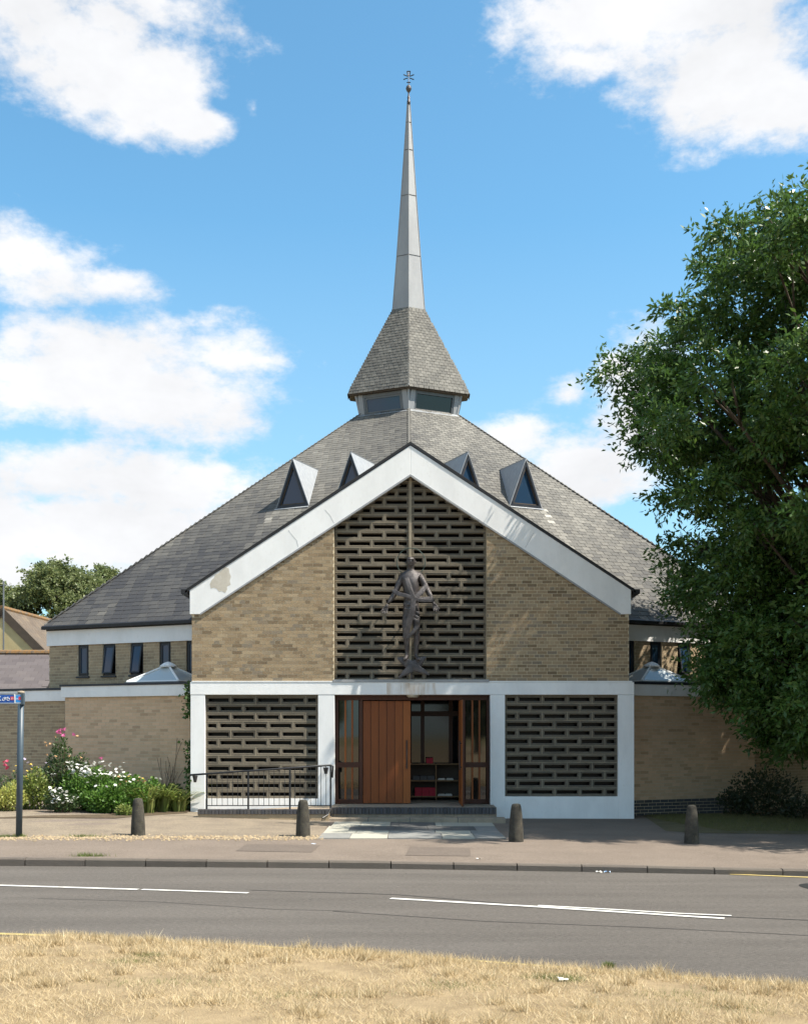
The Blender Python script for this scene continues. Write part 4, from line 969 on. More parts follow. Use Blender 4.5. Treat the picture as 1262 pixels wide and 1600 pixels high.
band('sash', [kn, sp(500, 720, -.175), sp(484, 800, -.165), sp(455, 900, -.14), sp(428, 1000, -.12), sp(418, 1050, -.10)], [.05,.075,.085,.08,.07,.06])
band('sash', [sp(545, 930, -.12), sp(510, 980, -.13), sp(470, 1020, -.12), sp(430, 1050, -.10)], [.05,.045,.045,.05])
# loincloth: folded wrap round the hips
prof = []
m_ = MB(); n = 24; rows_ = 9; vv = []
for j in range(rows_):
    f = j/(rows_-1); zc = sp(484, 645+f*165).z
    for k in range(n):
        a = 2*math.pi*k/n; c, s_ = math.cos(a), math.sin(a)
        rr = 1+.05*math.sin(j*2.6+a*2)+.03*math.sin(a*5+j)
        sag = -.10*f*max(0, c)*1.0
        vv.append((sp(484, 700).x+c*(.148+.012*f)*rr, YT-.01+s_*(.125)*rr, zc+sag+.025*math.sin(a+1)))
m_.add(vv, [(j*n+k, j*n+(k+1) % n, (j+1)*n+(k+1) % n, (j+1)*n+k) for j in range(rows_-1) for k in range(n)]); m_.build('loincloth', M['bronze'], statue, smooth=True)
for (a, b, c) in (((405,690),(470,720),(508,665)), ((412,740),(470,770),(505,690)), ((500,800),(540,835),(568,845)), ((492,830),(530,870),(560,890)), ((508,770),(545,790),(570,795))):
    band('fold', [sp(*a, -.12), sp(*b, -.155), sp(*c, -.13)], [.02,.03,.02], .012)
def plank(a, b, w):
    P = [sp(*a, .02), Vector(sp(*a, .0)).lerp(sp(*b, -.1), .18), Vector(sp(*a, 0)).lerp(sp(*b, -.1), .6), sp(*b, -.08)]
    return band('crossed_plank', P, [.015, w, w, .02], .05)
plank((338, 1250), (668, 1428), .12); plank((632, 1238), (352, 1462), .12)
m_ = MB(); c = sp(480, 250, .08); m_.tube([c+Vector((math.cos(t)*.312, 0, math.sin(t)*.312)) for t in np.linspace(0, 2*math.pi, 49)], .0105, 6, cap=False); m_.build('halo', M['verdigris'], statue, smooth=True)
m_ = MB(); m_.tube([sp(484, 1300, .05), sp(484, 1470, .1)], .025, 6); m_.tube([sp(482, 330, .08), sp(482, 330, .3)], .015, 5); m_.tube([sp(484, 760, .05), sp(484, 760, .3)], .02, 5); m_.build('bracket', M['bronze'], statue)

# ------------------------------------------------------------------ sign post
p = gp(30, 1308, gz); YG = p.y; gx = lambda px: (px-CX)/F*YG; gzz = lambda py: H+(YH-py)/F*YG
sign = thing('signpost', 'dark grey post carrying a blue cycle route finger sign', 'signpost', p)
m_ = MB(); m_.tube([(p.x, p.y, p.z-.05), (gx(33.5), p.y, gzz(1083))], .055, 12); m_.build('post', M['post'], sign, smooth=True)
m_ = MB(); m_.lathe((gx(33.5), p.y, gzz(1083)), [(.06,0),(.062,.02),(.05,.035),(.02,.04)], 12); m_.build('cap', M['concrete'], sign)
gx = lambda px: (px-CX)/F*(YG-.08); gzz = lambda py: H+(YH-py)/F*(YG-.08)
xs0, xs1, zs_a, zs_b = gx(-95), gx(35), gzz(1099), gzz(1085); ys_g = p.y-.075
m_ = MB(); m_.box(xs0, xs1, ys_g, ys_g+.02, zs_a, zs_b); blade = m_.build('sign_blade', M['sign_white'], sign)
m_ = MB(); m_.box(xs0, xs1, ys_g-.004, ys_g+.024, zs_b-.002, zs_b+.014); m_.box(xs0, xs1, ys_g-.004, ys_g+.024, zs_a-.016, zs_a-.001); m_.build('trim', M['alu'], sign)
m_ = MB(); m_.box(xs0, gx(22.6), ys_g-.003, ys_g, zs_a+.012, zs_b-.008); m_.build('blue_panel', M['sign_blue'], blade)
m_ = MB(); m_.box(gx(25), gx(33), ys_g-.0035, ys_g, zs_a+.018, zs_b-.014); m_.build('light_blue_panel', M['sign_light'], blade)
m_ = MB(); m_.box(gx(17), gx(22), ys_g-.006, ys_g-.003, gzz(1093.8), gzz(1088.6)); m_.build('red_patch', M['sign_red'], blade)
m_ = MB(); m_.box(gx(29.5), gx(33), ys_g-.006, ys_g-.0035, gzz(1093.8), gzz(1088.6)); m_.build('red_patch', M['sign_red'], blade)
def bike(x0, x1, zc, yy, mt):
    m_ = MB(); w = x1-x0; r = w*.19; hx, fx2 = x0+r, x1-r
    def wheel(cx): m_.tube([(cx+r*math.cos(t), yy, zc+r*math.sin(t)) for t in np.linspace(0, 2*math.pi, 17)], w*.024, 4, cap=False)
    wheel(hx); wheel(fx2); th = w*.02; up = zc+r*1.5
    for a, b in (((hx, zc), (x0+w*.42, zc)), ((x0+w*.42, zc), (x0+w*.36, up)), ((hx, zc), (x0+w*.37, zc+r)), ((x0+w*.42, zc), (fx2-r*.35, zc+r*1.2)), ((x0+w*.37, zc+r*1.1), (fx2-r*.35, zc+r*1.2)), ((fx2, zc), (fx2-r*.5, up+r*.3)), ((fx2-r*.5, up+r*.3), (fx2, up+r*.35)), ((x0+w*.30, up), (x0+w*.42, up))):
        m_.tube([(a[0], yy, a[1]), (b[0], yy, b[1])], th, 4)
    m_.build('bicycle_symbol', mt, blade)
bike(gx(4.2), gx(15.6), gzz(1092.6), ys_g-.006, M['sign_white']); bike(gx(25.4), gx(29.2), gzz(1092.4), ys_g-.006, M['sign_white'])
def text(body, x, z, size, yy, mt, parent, name):
    cu = bpy.data.curves.new(name, 'FONT'); cu.body = body; cu.size = size; cu.extrude = .001; cu.align_x = 'CENTER'
    o = bpy.data.objects.new(name, cu); link(o); dg = bpy.context.evaluated_depsgraph_get(); dg.update(); me = bpy.data.meshes.new_from_object(o.evaluated_get(dg)); bpy.data.objects.remove(o)
    me.materials.clear(); me.materials.append(mt); o = bpy.data.objects.new(name, me); link(o); o.rotation_euler = (R(90), 0, 0); o.location = (x, yy, z); setp(o, parent); return o
text('K', gx(-.6), gzz(1095), .115, ys_g-.006, M['sign_white'], blade, 'letter')
text('11', gx(19.5), gzz(1093), .05, ys_g-.0075, M['sign_white'], blade, 'route_number')
m_ = MB(); m_.prism([(gx(22.4), ys_g-.008, gzz(1084)), (gx(24.4), ys_g-.008, gzz(1085)), (gx(24.6), ys_g-.008, gzz(1098.6)), (gx(23.4), ys_g-.008, gzz(1098.4))], (0, .004, 0)); m_.build('torn_edge', M['sign_white'], blade)
m_ = MB(); m_.box(gx(33), gx(37), ys_g-.01, p.y, zs_a-.02, zs_b+.02); m_.build('bracket', M['post'], sign)

# ------------------------------------------------------------------ leaves, plants, trees
def leaf_obj(name, P, D, S, wr, m, parent, fold=.25):
    P = np.asarray(P, float); D = np.asarray(D, float); S = np.asarray(S, float).reshape(-1, 1); n = len(P)
    D /= np.linalg.norm(D, axis=1, keepdims=True)+1e-9; r = RNG.normal(size=(n, 3)); sd = np.cross(D, r); sd /= np.linalg.norm(sd, axis=1, keepdims=True)+1e-9
    up = np.cross(sd, D)
    V = np.empty((n, 4, 3)); V[:, 0] = P; V[:, 1] = P+D*S*.45+sd*S*wr+up*S*wr*fold; V[:, 2] = P+D*S-up*S*wr*fold*.6; V[:, 3] = P+D*S*.45-sd*S*wr+up*S*wr*fold
    me = bpy.data.meshes.new(name); me.vertices.add(n*4); me.vertices.foreach_set('co', V.ravel())
    me.loops.add(n*4); me.loops.foreach_set('vertex_index', np.arange(n*4, dtype=np.int32)); me.polygons.add(n)
    me.polygons.foreach_set('loop_start', np.arange(0, n*4, 4, dtype=np.int32)); me.update(calc_edges=True); me.validate()
    me.materials.append(m); o = bpy.data.objects.new(name, me); link(o); setp(o, parent); return o
def unit(n): v = RNG.normal(size=(n, 3)); return v/np.linalg.norm(v, axis=1, keepdims=True)
def crown(clusters, per, size, spread, droop=.35):
    """leafy sprays: every cluster is a handful of twigs, leaves strung along each twig"""
    P, D, S = [], [], []
    for c, r in clusters:
        n = int(per*r*r); tw = max(6, n//16); dirs = unit(tw); dirs[:, 2] = dirs[:, 2]*.75+.05
        k = n//tw
        for d in dirs:
            l = r*RNG.uniform(.55, 1.1); t = RNG.uniform(.25, 1., k)[:, None]
            pts = c+d*l*t+RNG.normal(size=(k, 3))*.05*r; pts[:, 2] -= droop*.35*l*t[:, 0]**2
            dd = d*.9+RNG.normal(size=(k, 3))*.75; dd[:, 2] -= droop
            P.append(pts); D.append(dd); S.append(RNG.uniform(.7, 1.25, k)*size)
    return np.concatenate(P), np.concatenate(D), np.concatenate(S)
def tree(name, label, base, prof, ry, ncl, rc, per, size, m, trunk_r, group=None, fork=.3, seed=1, wr=.2, limbs=40):
    global RNG; RNG = np.random.default_rng(seed); rnd = random.Random(seed)
    root = thing(name, label, 'tree', base, group); b = Vector(base); zs = [z for z, _ in prof]; rs = [r for _, r in prof]
    cl = []; tries = 0
    while len(cl) < ncl and tries < ncl*30:
        tries += 1; z = rnd.uniform(zs[0], zs[-1]); r = float(np.interp(z, zs, rs)); a = rnd.uniform(0, 2*math.pi)
        q = rnd.random()**.42; wob = 1+.10*math.sin(3*a+z*1.3)+.08*math.sin(5*a-z*2.1)
        rr = max(.05, r*wob-rc*.55)*q; cl.append((np.array([b.x+rr*math.cos(a), b.y+rr*ry*math.sin(a), b.z+z]), rc*rnd.uniform(.65, 1.25)))
    P, D, S = crown(cl, per, size, rc); leaf_obj('crown', P, D, S, wr, m, root)
    tk = MB(); h0 = zs[0]+(zs[-1]-zs[0])*fork; pts = [b+Vector((0,0,-.1)), b+Vector((.03,0,h0*.25)), b+Vector((-.05,.04,h0*.6)), b+Vector((.05,0,h0)), b+Vector((0,0,h0+(zs[-1]-h0)*.75))]
    tk.tube(pts, [trunk_r*1.25, trunk_r, trunk_r*.85, trunk_r*.7, trunk_r*.1], 10); to = tk.build('trunk', M['bark'], root, smooth=True)
    lb = MB()
    for c, r in rnd.sample(cl, min(limbs, len(cl))):
        e = Vector(c); z0 = min(max(h0*.55, (e.z-b.z)*.55), zs[-1]*.7); s0 = b+Vector((0,0,z0)); mid = s0.lerp(e, .5)+Vector((rnd.uniform(-.25,.25), rnd.uniform(-.25,.25), .25))
        t_ = trunk_r*rnd.uniform(.16, .34); lb.tube([s0, mid, e], [t_, t_*.6, t_*.2], 6)
        for _ in range(3):
            e2 = e+Vector((rnd.uniform(-1,1), rnd.uniform(-1,1), rnd.uniform(-.3,.8)))*r*.8; lb.tube([mid.lerp(e, .6), e2], [t_*.35, .006], 4)
    lb.build('limb', M['bark'], root, smooth=True); return root
TB = (8.95, 23.2, gz(8.95, 23.2))
tree('ash_tree', 'large dark green tree spreading over the right side of the church', TB,
     [(1.7,1.7),(2.5,2.5),(3.3,3.0),(4.4,3.3),(5.5,3.5),(6.1,3.8),(7,4.15),(8.2,4.4),(9,4.4),(9.9,4.4),(10.7,4.1),(11.5,3.5),(12.2,2.4),(12.6,1.0)], 1.2, 430, .85, 980, .135, M['leaf'], .3, fork=.25, seed=11, limbs=120)
# its neighbour stands beyond the right edge of the picture; its shade falls on the lawn and pavement
t0 = [o for o in bpy.data.objects if o.name == 'ash_tree'][0]
t1 = t0.copy(); link(t1); t1.location = (13.6, 21.6, .06); t1.rotation_euler = (0, 0, R(140)); t1.scale = (1.15, 1.1, .85); t1['label'] = 'neighbouring tree outside the right edge that shades the lawn'
for ch in t0.children: c2 = ch.copy(); link(c2); c2.parent = t1; c2.matrix_parent_inverse = ch.matrix_parent_inverse.copy()
t2 = t0.copy(); link(t2); t2.location = (15.6, 28.2, .06); t2.rotation_euler = (0, 0, R(250)); t2.scale = (1.05, .95, .95); t2['label'] = 'further tree outside the right edge standing behind the others'  # unseen extra tree, added to shade the right wing wall
for ch in t0.children: c2 = ch.copy(); link(c2); c2.parent = t2; c2.matrix_parent_inverse = ch.matrix_parent_inverse.copy()
for t_ in (t0, t1, t2): t_['group'] = 'trees right of the church'
# trees behind the neighbouring houses
c = at(95, 1145, 62)
tree('background_tree', 'bushy olive green tree behind the neighbouring house at far left', (c.x, 62, 0), [(2,3.0),(5,4.2),(8,3.8),(10,2.6),(11.2,.9)], 1, 150, 1.0, 700, .17, M['leaf_far'], .3, 'trees behind the houses', seed=3, wr=.3)
c = at(20, 1145, 66)
bt = tree('background_tree', 'lower dull green tree at the left picture edge behind the gabled house', (c.x-1, 66, 0), [(2,2.6),(5,3.6),(8,3.2),(9.6,1.8),(10.4,.6)], 1, 110, 1.0, 700, .17, M['leaf_far'], .3, 'trees behind the houses', seed=5, wr=.3)
c = at(150, 1145, 70)
tree('background_tree', 'small green tree whose tip shows beside the left roof slope', (c.x+.6, 70, 0), [(3,2.4),(6,3.0),(9,2.2),(11.4,.9),(12.2,.3)], 1, 70, .9, 700, .17, M['leaf_far'], .25, 'trees behind the houses', seed=8, wr=.3)
# trees across the green behind the camera, which the door glass reflects
for i, (x, y) in enumerate(((-26,-60),(-9,-66),(7,-58),(22,-64),(38,-60),(-44,-62))):
    r2 = bt.copy(); link(r2); r2.location = (x, y, 0); r2['label'] = 'tree in the row across the green behind the camera'; r2['group'] = 'trees across the green'
    for ch in bt.children: c2 = ch.copy(); link(c2); c2.parent = r2; c2.matrix_parent_inverse = ch.matrix_parent_inverse.copy()

# --- flower bed
bed = [gp(-60, 1279, gz), gp(60, 1278, gz), gp(180, 1279, gz), gp(292, 1271, gz)]
m_ = MB(); top = [(p.x, p.y, gz(p.x, p.y)+.012) for p in bed]+[(XC-5.0, 26.1, .3), (XC-8.4, 27.6, .33), (XC-13, 28.5, .4)]; m_.add(top, [tuple(range(len(top)))]); tag(m_.build('flower_bed', M['soil']), kind='structure')
def blossom_mesh(m, r, petals=9, cup=.3, name='blossom'):
    mb = MB(); mb.lathe((0,0,0), [(r*.25,-.004),(r*.28,.006),(r*.1,.012)], 6)
    for k in range(petals):
        a = 2*math.pi*k/petals; d = Vector((math.cos(a), math.sin(a), cup)); t = Vector((-math.sin(a), math.cos(a), 0))
        mb.add([d*r*.15, d*r*.65+t*r*.24, d*r+Vector((0,0,-.1*r)), d*r*.65-t*r*.24], [(0,1,2,3)])
        if cup > .5: mb.add([d*r*.1+Vector((0,0,.3*r)), d*r*.45+t*r*.2+Vector((0,0,.35*r)), d*r*.6+Vector((0,0,.25*r)), d*r*.45-t*r*.2+Vector((0,0,.35*r))], [(0,1,2,3)])
    return mb.mesh(name, m)
BL = {k: blossom_mesh(M[k], r, n, cu) for k, r, n, cu in (('pink',.062,8,.8),('white_petal',.04,11,.12),('redpetal',.05,8,.8),('yellow_petal',.03,7,.4),('apricot',.04,7,.8),('lilac',.035,6,.5))}
def plant(name, label, px, py, Y, w, h, d, leafsize, n, lm, blossoms=(), group='plants in the flower bed', stems=14, wr=.28, upright=.3, dome=1.):
    c = at(px, 1145, Y); z0 = gz(c.x, Y); root = thing(name, label, 'plant', (c.x, Y, z0), group)
    rnd = random.Random(px*7+py); st = MB(); tips = []
    for _ in range(stems):
        a = rnd.uniform(0, 2*math.pi); q = rnd.random()**.5; e = Vector((c.x+w/2*q*math.cos(a), Y+d/2*q*math.sin(a), z0+h*(1-.45*q*q*dome)*rnd.uniform(.7, 1.)))
        b = Vector((c.x+w*.15*math.cos(a), Y+d*.15*math.sin(a), z0)); st.tube([b, b.lerp(e, .5)+Vector((0,0,h*.1)), e], [.008,.006,.003], 4); tips.append(e)
    st.build('stem', M['twig'] if lm not in ('leaf_fresh','leaf_strap') else M[lm], root)
    u = unit(n); q = RNG.random(n)**.4; P = np.empty((n, 3)); P[:, 0] = c.x+u[:, 0]*w/2*q; P[:, 1] = Y+u[:, 1]*d/2*q; P[:, 2] = z0+h*.48+u[:, 2]*h*.5*q
    lump = .85+.15*np.sin(P[:, 0]*9+P[:, 1]*7); P[:, 2] = z0+(P[:, 2]-z0)*lump
    D = u*.8+RNG.normal(size=(n, 3))*.6; D[:, 2] += upright; leaf_obj('foliage', P, D, RNG.uniform(.6, 1.3, n)*leafsize, wr, M[lm], root)
    for kind, num, zlo, zhi in blossoms:
        for _ in range(num):
            a = rnd.uniform(math.pi, 2*math.pi); q = rnd.random()**.5; f = rnd.uniform(zlo, zhi)
            q = q*(.45 if kind in ('pink','redpetal') else 1); loc = (c.x+w/2*q*math.cos(a)*(1.1-.3*f), Y+d/2*math.sin(a)*math.sqrt(max(0, 1-(q*math.cos(a))**2))*(1.05-.75*max(0, f-.6)), z0+h*f)
            inst(BL[kind], 'blossom', root, loc, (rnd.uniform(.1, .9), rnd.uniform(-.4, .4), rnd.uniform(0, 6)))
    return root
plant('rose_bush', 'tall rose bush topped with bright pink roses beside the wing wall', 101, 1270, 25.3, 1.1, 1.7, .8, .07, 3600, 'leaf_rose', [('pink',7,.94,1.02),('apricot',9,.6,.95),('white_petal',4,.4,.6)], stems=16, dome=.9)
plant('daisy_clump', 'wide clump of tall white daisies in the middle of the flower bed', 150, 1270, 25.0, 1.75, 1.02, .9, .07, 5600, 'leaf_fresh', [('white_petal',90,.74,1.06),('pink',1,1.1,1.12)], stems=26, dome=.35)
plant('leafy_perennial', 'bright green leafy perennial below the tall daisies', 165, 1278, 24.45, 1.05, .66, .6, .075, 3000, 'leaf_fresh', [('white_petal',5,.85,1.)], stems=14, dome=.5)
plant('daisy_clump', 'low clump of small white daisies at the front of the bed', 97, 1280, 24.3, .76, .52, .5, .055, 1700, 'leaf_rose', [('white_petal',48,.4,1.02)], stems=14, dome=.6)
plant('yellow_flowered_plant', 'yellow green plant with small yellow flowers behind the sign post', 52, 1275, 24.9, 1.05, .95, .7, .075, 2400, 'leaf_strap', [('yellow_petal',12,.7,1.05),('lilac',9,.95,1.2)], stems=16)
plant('variegated_shrub', 'rounded yellow and green variegated shrub at the left edge', 6, 1272, 24.3, .95, .66, .7, .06, 2800, 'leaf_yellow', stems=12)
plant('rose_bush', 'small rose bush with red flowers left of the sign post', 14, 1262, 25.6, .7, .95, .5, .06, 800, 'leaf_rose', [('redpetal',6,.85,1.05)], stems=10)
plant('leafy_perennial', 'green plant with fading orange tips next to the left bollard', 205, 1276, 24.7, .75, .85, .55, .07, 1500, 'leaf_fresh', [('apricot',7,.6,.95),('white_petal',6,.8,1.05)], stems=14)
plant('leafy_perennial', 'green leafy plant between the bollard and the strap leaves', 226, 1274, 25.2, .9, .8, .6, .075, 2200, 'leaf_fresh', [('yellow_petal',6,.7,1.),('white_petal',5,.8,1.02)], stems=16)
plant('leafy_perennial', 'dark green plant at the foot of the wing wall near the ivy', 270, 1268, 25.75, .9, .62, .4, .075, 1600, 'leaf_rose', stems=12)
plant('low_tuft', 'short yellowish tuft at the front of the bed by the bollard', 196, 1279, 24.0, .42, .22, .3, .06, 500, 'leaf_strap', stems=6)
def strap(px, Y, n, h, lab):
    c = at(px, 1145, Y); z0 = gz(c.x, Y); root = thing('strap_leaved_plant', lab, 'plant', (c.x, Y, z0), 'strap leaved plants'); m_ = MB(); rnd = random.Random(px)
    for _ in range(n):
        a = rnd.uniform(0, 2*math.pi); l = h*rnd.uniform(.6, 1.15); out = rnd.uniform(.2, 1.05)*l; rb_ = rnd.uniform(0, .16); b = Vector((c.x+rb_*math.cos(a), Y+rb_*math.sin(a), z0)); dv = Vector((math.cos(a), math.sin(a)*.7, 0)); sd = Vector((-math.sin(a), math.cos(a), 0))*.018
        pts = [b+dv*out*t*t+Vector((0,0,l*(t-.5*t**3))) for t in (0,.35,.7,1)]
        vv = []
        for i, q in enumerate(pts): k = (1,1.1,.8,.1)[i]; vv += [q+sd*k, q-sd*k]
        m_.add(vv, [(2*i, 2*i+1, 2*i+3, 2*i+2) for i in range(3)])
    m_.build('leaf_blade', M['leaf_strap'], root)
strap(232, 24.8, 110, .95, 'strap leaved clump right behind the left bollard')
strap(256, 25.2, 100, 1.05, 'middle strap leaved clump below the bare twigs')
strap(279, 25.3, 90, .8, 'strap leaved clump nearest to the white column')
cb = at(262, 1145, 26.35); root = thing('bare_climber', 'thin bare twigs climbing the tan wing wall', 'plant', (cb.x, 26.35, gz(cb.x, 26.35))); m_ = MB(); rnd = random.Random(4)
for k in range(11):
    x = cb.x+rnd.uniform(-.15,.15); pts = []; sw = rnd.uniform(-.3, .45); hh_ = rnd.uniform(.8, 1.75)
    for t in np.linspace(0, 1, 6): X = x+sw*t**1.5+rnd.uniform(-.03,.03); pts.append((X, 26.2+.45*(XC-4.98-X)-.06-.1*(1-t), .25+hh_*t))
    m_.tube(pts, [.008]*3+[.005]*3, 4)
m_.build('stem', M['twig'], root)
iv = thing('ivy', 'strand of ivy growing up beside the left white column', 'plant', (fx(295), 25.75, .2)); n = 900
P = np.empty((n, 3)); f = RNG.random(n); f = np.where(RNG.random(n) < .45, .72+.28*f, f*.55); P[:, 2] = .2+f*2.95; P[:, 0] = fx(294.5)+RNG.normal(size=n)*.06; P[:, 1] = 25.7+RNG.normal(size=n)*.12
leaf_obj('foliage', P, RNG.normal(size=(n, 3))+np.array([-.3,-.7,-.4]), RNG.uniform(.05,.1,n), .4, M['ivy'], iv); m_ = MB(); m_.tube([(fx(294.5), 25.75, .15), (fx(295), 25.72, 1.2), (fx(294), 25.7, 2.2), (fx(295), 25.72, 3.1)], .012, 5); m_.build('stem', M['twig'], iv)
# shrubs in the shade on the right
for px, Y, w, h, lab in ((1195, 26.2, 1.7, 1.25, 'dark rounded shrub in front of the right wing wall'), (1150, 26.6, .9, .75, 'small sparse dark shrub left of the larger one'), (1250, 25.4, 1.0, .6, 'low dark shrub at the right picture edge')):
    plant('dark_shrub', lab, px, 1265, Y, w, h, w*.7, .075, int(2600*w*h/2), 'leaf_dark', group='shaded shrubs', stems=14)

# ------------------------------------------------------------------ neighbouring houses at the left
h1 = thing('gabled_house', 'cream house with brown bargeboards and lichen covered tiled roof', 'house', at(-40, 1165, 42))
A0 = at(2, 951, 42); A1 = at(80, 967, 47); A1.z = A0.z; rd = (A1-A0); rd.z = 0; rd.normalize(); sd = Vector((rd.y, -rd.x, 0)); Z = Vector((0,0,1)); run = 3.6
m_ = MB(); bl_, br_ = A0-sd*3.1-Z*3.1, A0+sd*3.1-Z*3.1; base_l, base_r = Vector((bl_.x, bl_.y, 0)), Vector((br_.x, br_.y, 0))
m_.prism([p+rd*.012 for p in (base_l, base_r, br_, A0-Z*.12, bl_)], rd*8.5); m_.build('wall', M['cream_wall'], h1)
for s in (-1, 1):
    sl_ = (sd*s-Z*.99).normalized(); nn = (sd*s*.99+Z).normalized(); m_ = MB(); m_.obox(A0-nn*.1, sl_*5.0, rd*9, nn*.1); ro = m_.build('roof', M['underlay'], h1)
    m_ = MB(); m_.obox(A0-rd*.03-nn*.22, sl_*5.0, rd*.05, nn*.3); m_.build('bargeboard', M['bargeboard'], h1)
    if s > 0:
        tl = MB(); t = 0; r = 0
        while t < 4.9:
            u = -.15*(r % 2)
            while u < 8.8: tl.obox(A0+sl_*t+rd*max(u, .0)+nn*.01, rd*.29, sl_*.32+nn*-.02, nn*.022); u += .3
            t += .24; r += 1
        tag(tl.build('tiling', M['oldtile'], ro), kind='stuff')
m_ = MB(); k = 0
while k < 26: m_ = MB(); m_.tube([A0+rd*(k*.34)+Z*.03, A0+rd*(k*.34+.33)+Z*.035], .1, 8); m_.build('ridge_tile', M['lichen'], h1); k += 1
pc = at(3, 1040, 41.5); m_ = MB(); m_.tube([Vector((pc.x, 41.7, 3)), Vector((pc.x, 41.7, at(3, 908, 41.7).z))], .03, 6); m_.tube([Vector((pc.x-.5, 41.7, at(3, 915, 41.7).z)), Vector((pc.x+.1, 41.7, at(3, 915, 41.7).z))], .012, 4)
tag(m_.build('aerial_mast', M['alu']), 'thin grey aerial mast on the cream house at the left edge', 'mast')
h2 = thing('low_house', 'low outbuilding with purple grey slate roof and lichened ridge', 'house', at(20, 1145, 35))
r0, r1 = at(-90, 1022, 36), at(88, 1022, 36); e0_, e1_ = at(-90, 1090, 33.6), at(88, 1090, 33.6); e0_.x, e1_.x = r0.x, r1.x
m_ = MB(); m_.add([r0, r1, e1_, e0_, Vector((r0.x, 38.4, e0_.z)), Vector((r1.x, 38.4, e0_.z))], [(0,1,2,3),(0,4,5,1),(1,5,2),(0,3,4)]); ro = m_.build('roof', M['underlay'], h2)
dn_ = (e0_-r0); Ls = dn_.length; dn_.normalize(); nn = Vector((1,0,0)).cross(dn_).normalized(); nn = nn if nn.z > 0 else -nn; tl = MB(); t = 0; r = 0
M['purple_slate'] = mat('purple_slate', (.105,.09,.092), (.08,.07,.073), 2, .8, .3, 40, rand=[(.085,.073,.075),(.12,.104,.105),(.1,.086,.086),(.135,.118,.115)])
while t < Ls:
    u = -.17*(r % 2)
    while u < (r1-r0).length: tl.obox(r0+Vector((max(u,0),0,0))+dn_*t+nn*.012, Vector((.33,0,0)), dn_*.34-nn*.018, nn*.016); u += .34
    t += .2; r += 1
tag(tl.build('slating', M['purple_slate'], ro), kind='stuff')
for k in range(9): m_ = MB(); m_.tube([r0+Vector((k*.41,0,.03)), r0+Vector((k*.41+.4,0,.035))], .1, 8); m_.build('ridge_tile', M['lichen'], h2)
m_ = MB(); m_.box(r0.x+.1, r1.x-.1, 33.9, 38.1, 0, e0_.z+.02); m_.build('wall', M['brick_grey'], h2)

# ------------------------------------------------------------------ gravel, dry grass, litter
RNG = np.random.default_rng(21)
m_ = MB()
for _ in range(1700):
    px = random.uniform(-20, 505); py = 1309.5+random.gauss(0, 1.9); q = gp(px, py, gz); s = random.uniform(.012, .03)
    a = random.uniform(0, 3); ca, sa2 = math.cos(a)*s, math.sin(a)*s; z = gz(q.x, q.y)+.004
    m_.add([(q.x+ca, q.y+sa2, z), (q.x-sa2, q.y+ca, z), (q.x-ca, q.y-sa2, z), (q.x+sa2, q.y-ca, z), (q.x, q.y, z+s*.8)], [(0,1,4),(1,2,4),(2,3,4),(3,0,4)])
tag(m_.build('gravel', M['gravel']), 'strip of pale flint gravel along the forecourt edge', 'gravel', kind='stuff')
def blades(name, n, area, hmin, hmax, w, m, lean=.9, label=None, cat=None):
    P = area(n); n = len(P); a = RNG.uniform(0, 2*np.pi, n); l = RNG.uniform(hmin, hmax, n); ln = RNG.uniform(.1, 1., n)*lean*l
    V = np.empty((n, 3, 3)); sx_, sy_ = -np.sin(a)*w, np.cos(a)*w; b = RNG.uniform(0, 2*np.pi, n)
    V[:, 0] = P; V[:, 1] = P; V[:, 0, 0] += sx_; V[:, 0, 1] += sy_; V[:, 1, 0] -= sx_; V[:, 1, 1] -= sy_
    V[:, 2] = P; V[:, 2, 0] += np.cos(b)*ln; V[:, 2, 1] += np.sin(b)*ln; V[:, 2, 2] += l
    me = bpy.data.meshes.new(name); me.vertices.add(n*3); me.vertices.foreach_set('co', V.ravel()); me.loops.add(n*3); me.loops.foreach_set('vertex_index', np.arange(n*3, dtype=np.int32)); me.polygons.add(n); me.polygons.foreach_set('loop_start', np.arange(0, n*3, 3, dtype=np.int32)); me.update(calc_edges=True); me.validate()
    me.materials.append(m); o = bpy.data.objects.new(name, me); link(o); return tag(o, label, cat, kind='stuff')
nlx = np.array([p.x for p in near_line]); nly = np.array([p.y for p in near_line])
def verge_area(dens_edge):
    def f(n):
        X = RNG.uniform(-4.6, 4.9, n); edge = np.interp(X, nlx, nly); d = RNG.random(n)**(1.7 if dens_edge else 1.)*(.5 if dens_edge else 4.4); Y = edge+.03-d
        k = np.sin(X*3.1+Y*2)*.5+np.sin(X*1.3-Y*4.1)*.5+np.sin(X*7+Y*9)*.4; ok = RNG.random(n) < .55+.5*k; X, Y, d = X[ok], Y[ok], d[ok]
        return np.stack([X, Y, np.clip(d/.25, 0, 1)*.045], 1)
    return f
blades('dry_grass', 200000, verge_area(False), .015, .06, .0032, M['straw'], 2.2, 'dry straw coloured grass on the near verge', 'grass')
blades('dry_grass', 22000, verge_area(True), .03, .1, .003, M['straw'], .9, 'longer dry grass along the edge of the road', 'grass')
def tuft_area(n):
    m = 90; cx_ = RNG.uniform(-4.4, 4.6, m); cy_ = np.interp(cx_, nlx, nly)-RNG.uniform(.1, 3.4, m); c = RNG.integers(0, m, n); P = np.empty((n, 3))
    P[:, 0] = cx_[c]+RNG.normal(size=n)*.05; P[:, 1] = cy_[c]+RNG.normal(size=n)*.035; P[:, 2] = .05; return P
blades('dry_grass', 9000, tuft_area, .05, .12, .0035, M['straw'], 1.2, 'longer tufts standing out of the dry grass', 'grass')
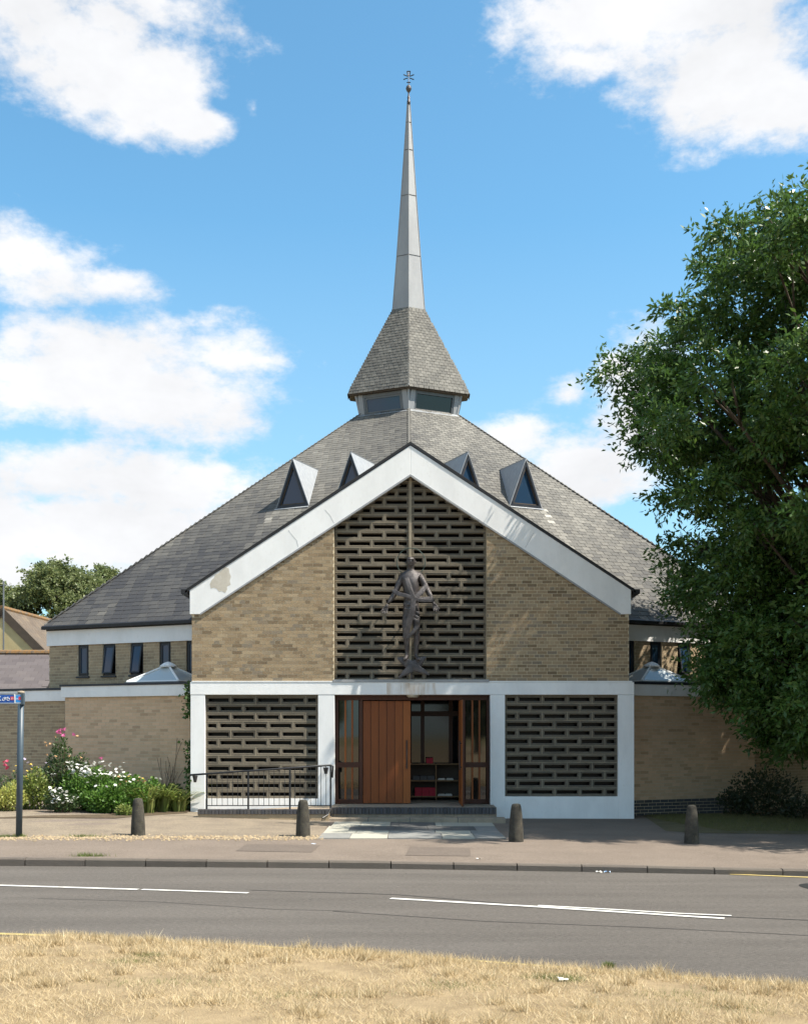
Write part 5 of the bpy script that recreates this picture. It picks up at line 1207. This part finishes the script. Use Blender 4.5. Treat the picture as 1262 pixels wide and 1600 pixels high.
def patch_area(spots):
    def f(n):
        c = RNG.integers(0, len(spots), n); P = np.empty((n, 3))
        for i, (px, py, sx_, sy_, zf) in enumerate(spots):
            q = gp(px, py, zf); k = c == i; nn_ = k.sum(); P[k, 0] = q.x+RNG.normal(size=nn_)*sx_; P[k, 1] = q.y+RNG.normal(size=nn_)*sy_; P[k, 2] = q.z
        return P
    return f
blades('green_grass', 5000, patch_area([(210,1507,.16,.06,.04),(235,1497,.1,.05,.04),(860,1530,.12,.05,.04),(880,1535,.1,.06,.04),(700,1545,.2,.1,.04),(1060,1560,.25,.12,.04),(1150,1580,.2,.12,.04),(250,1540,.3,.1,.04),(480,1560,.3,.1,.04),(950,1512,.02,.02,.04)]), .02, .06, .0025, M['green_blade'], 1., 'scattered green blades among the dry grass', 'grass')
blades('weeds', 2600, patch_area([(130,1308,.18,.03,gz),(8,1308,.15,.03,gz),(140,1338,.14,.03,gz),(405,1279,.06,.02,gz),(462,1281,.06,.02,gz),(30,1308,.06,.04,gz),(1050,1360,.18,.02,.0),(830,1356,.1,.02,.0),(745,1356,.12,.02,0),(1128,1362,.05,.02,0)]), .02, .08, .004, M['green_blade'], .8, 'green weeds sprouting along kerb and forecourt edges', 'weeds')
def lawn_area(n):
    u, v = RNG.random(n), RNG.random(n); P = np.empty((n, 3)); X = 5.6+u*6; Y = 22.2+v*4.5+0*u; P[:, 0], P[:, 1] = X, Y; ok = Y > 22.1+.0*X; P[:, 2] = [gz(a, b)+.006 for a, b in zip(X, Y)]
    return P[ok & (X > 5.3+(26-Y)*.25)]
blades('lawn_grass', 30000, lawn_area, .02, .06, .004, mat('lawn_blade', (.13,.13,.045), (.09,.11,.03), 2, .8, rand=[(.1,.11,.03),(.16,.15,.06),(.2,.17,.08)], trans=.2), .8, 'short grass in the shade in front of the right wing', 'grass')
def litter(px, py, s, m, lab, zf=0):
    q = gp(px, py, zf); mb = MB(); rnd = random.Random(px); n = 5; vv = []
    for j in range(3):
        for i in range(n): vv.append((q.x+(i/(n-1)-.5)*s+rnd.uniform(-.1,.1)*s, q.y+(j/2-.5)*s*.5+rnd.uniform(-.1,.1)*s, q.z+.008+rnd.uniform(0, .28)*s))
    mb.add(vv, [(j*n+i, j*n+i+1, (j+1)*n+i+1, (j+1)*n+i) for j in range(2) for i in range(n-1)]); tag(mb.build('litter', m), lab, 'litter', 'scraps of litter')
litter(290, 1352.5, .14, M['litter_blue'], 'blue and white wrapper lying in the gutter left of centre')
litter(183, 1351.5, .12, M['paper'], 'pale paper scrap in the gutter at the left')
litter(948, 1364, .1, M['litter_blue'], 'light blue scrap in the gutter right of centre')
litter(935, 1364, .09, M['paper'], 'white scrap touching the light blue one in the gutter')
litter(880, 1533, .09, M['paper'], 'white tissue lying on the dry grass', .06)
litter(748, 1343, .07, M['paper'], 'white scrap on the pavement above the kerb', gz)
litter(490, 1320, .07, M['litter_blue'], 'small blue scrap on the pavement near the slabs', gz)
litter(1188, 1367, .09, M['paper'], 'white scrap in the gutter by the yellow line', 0)
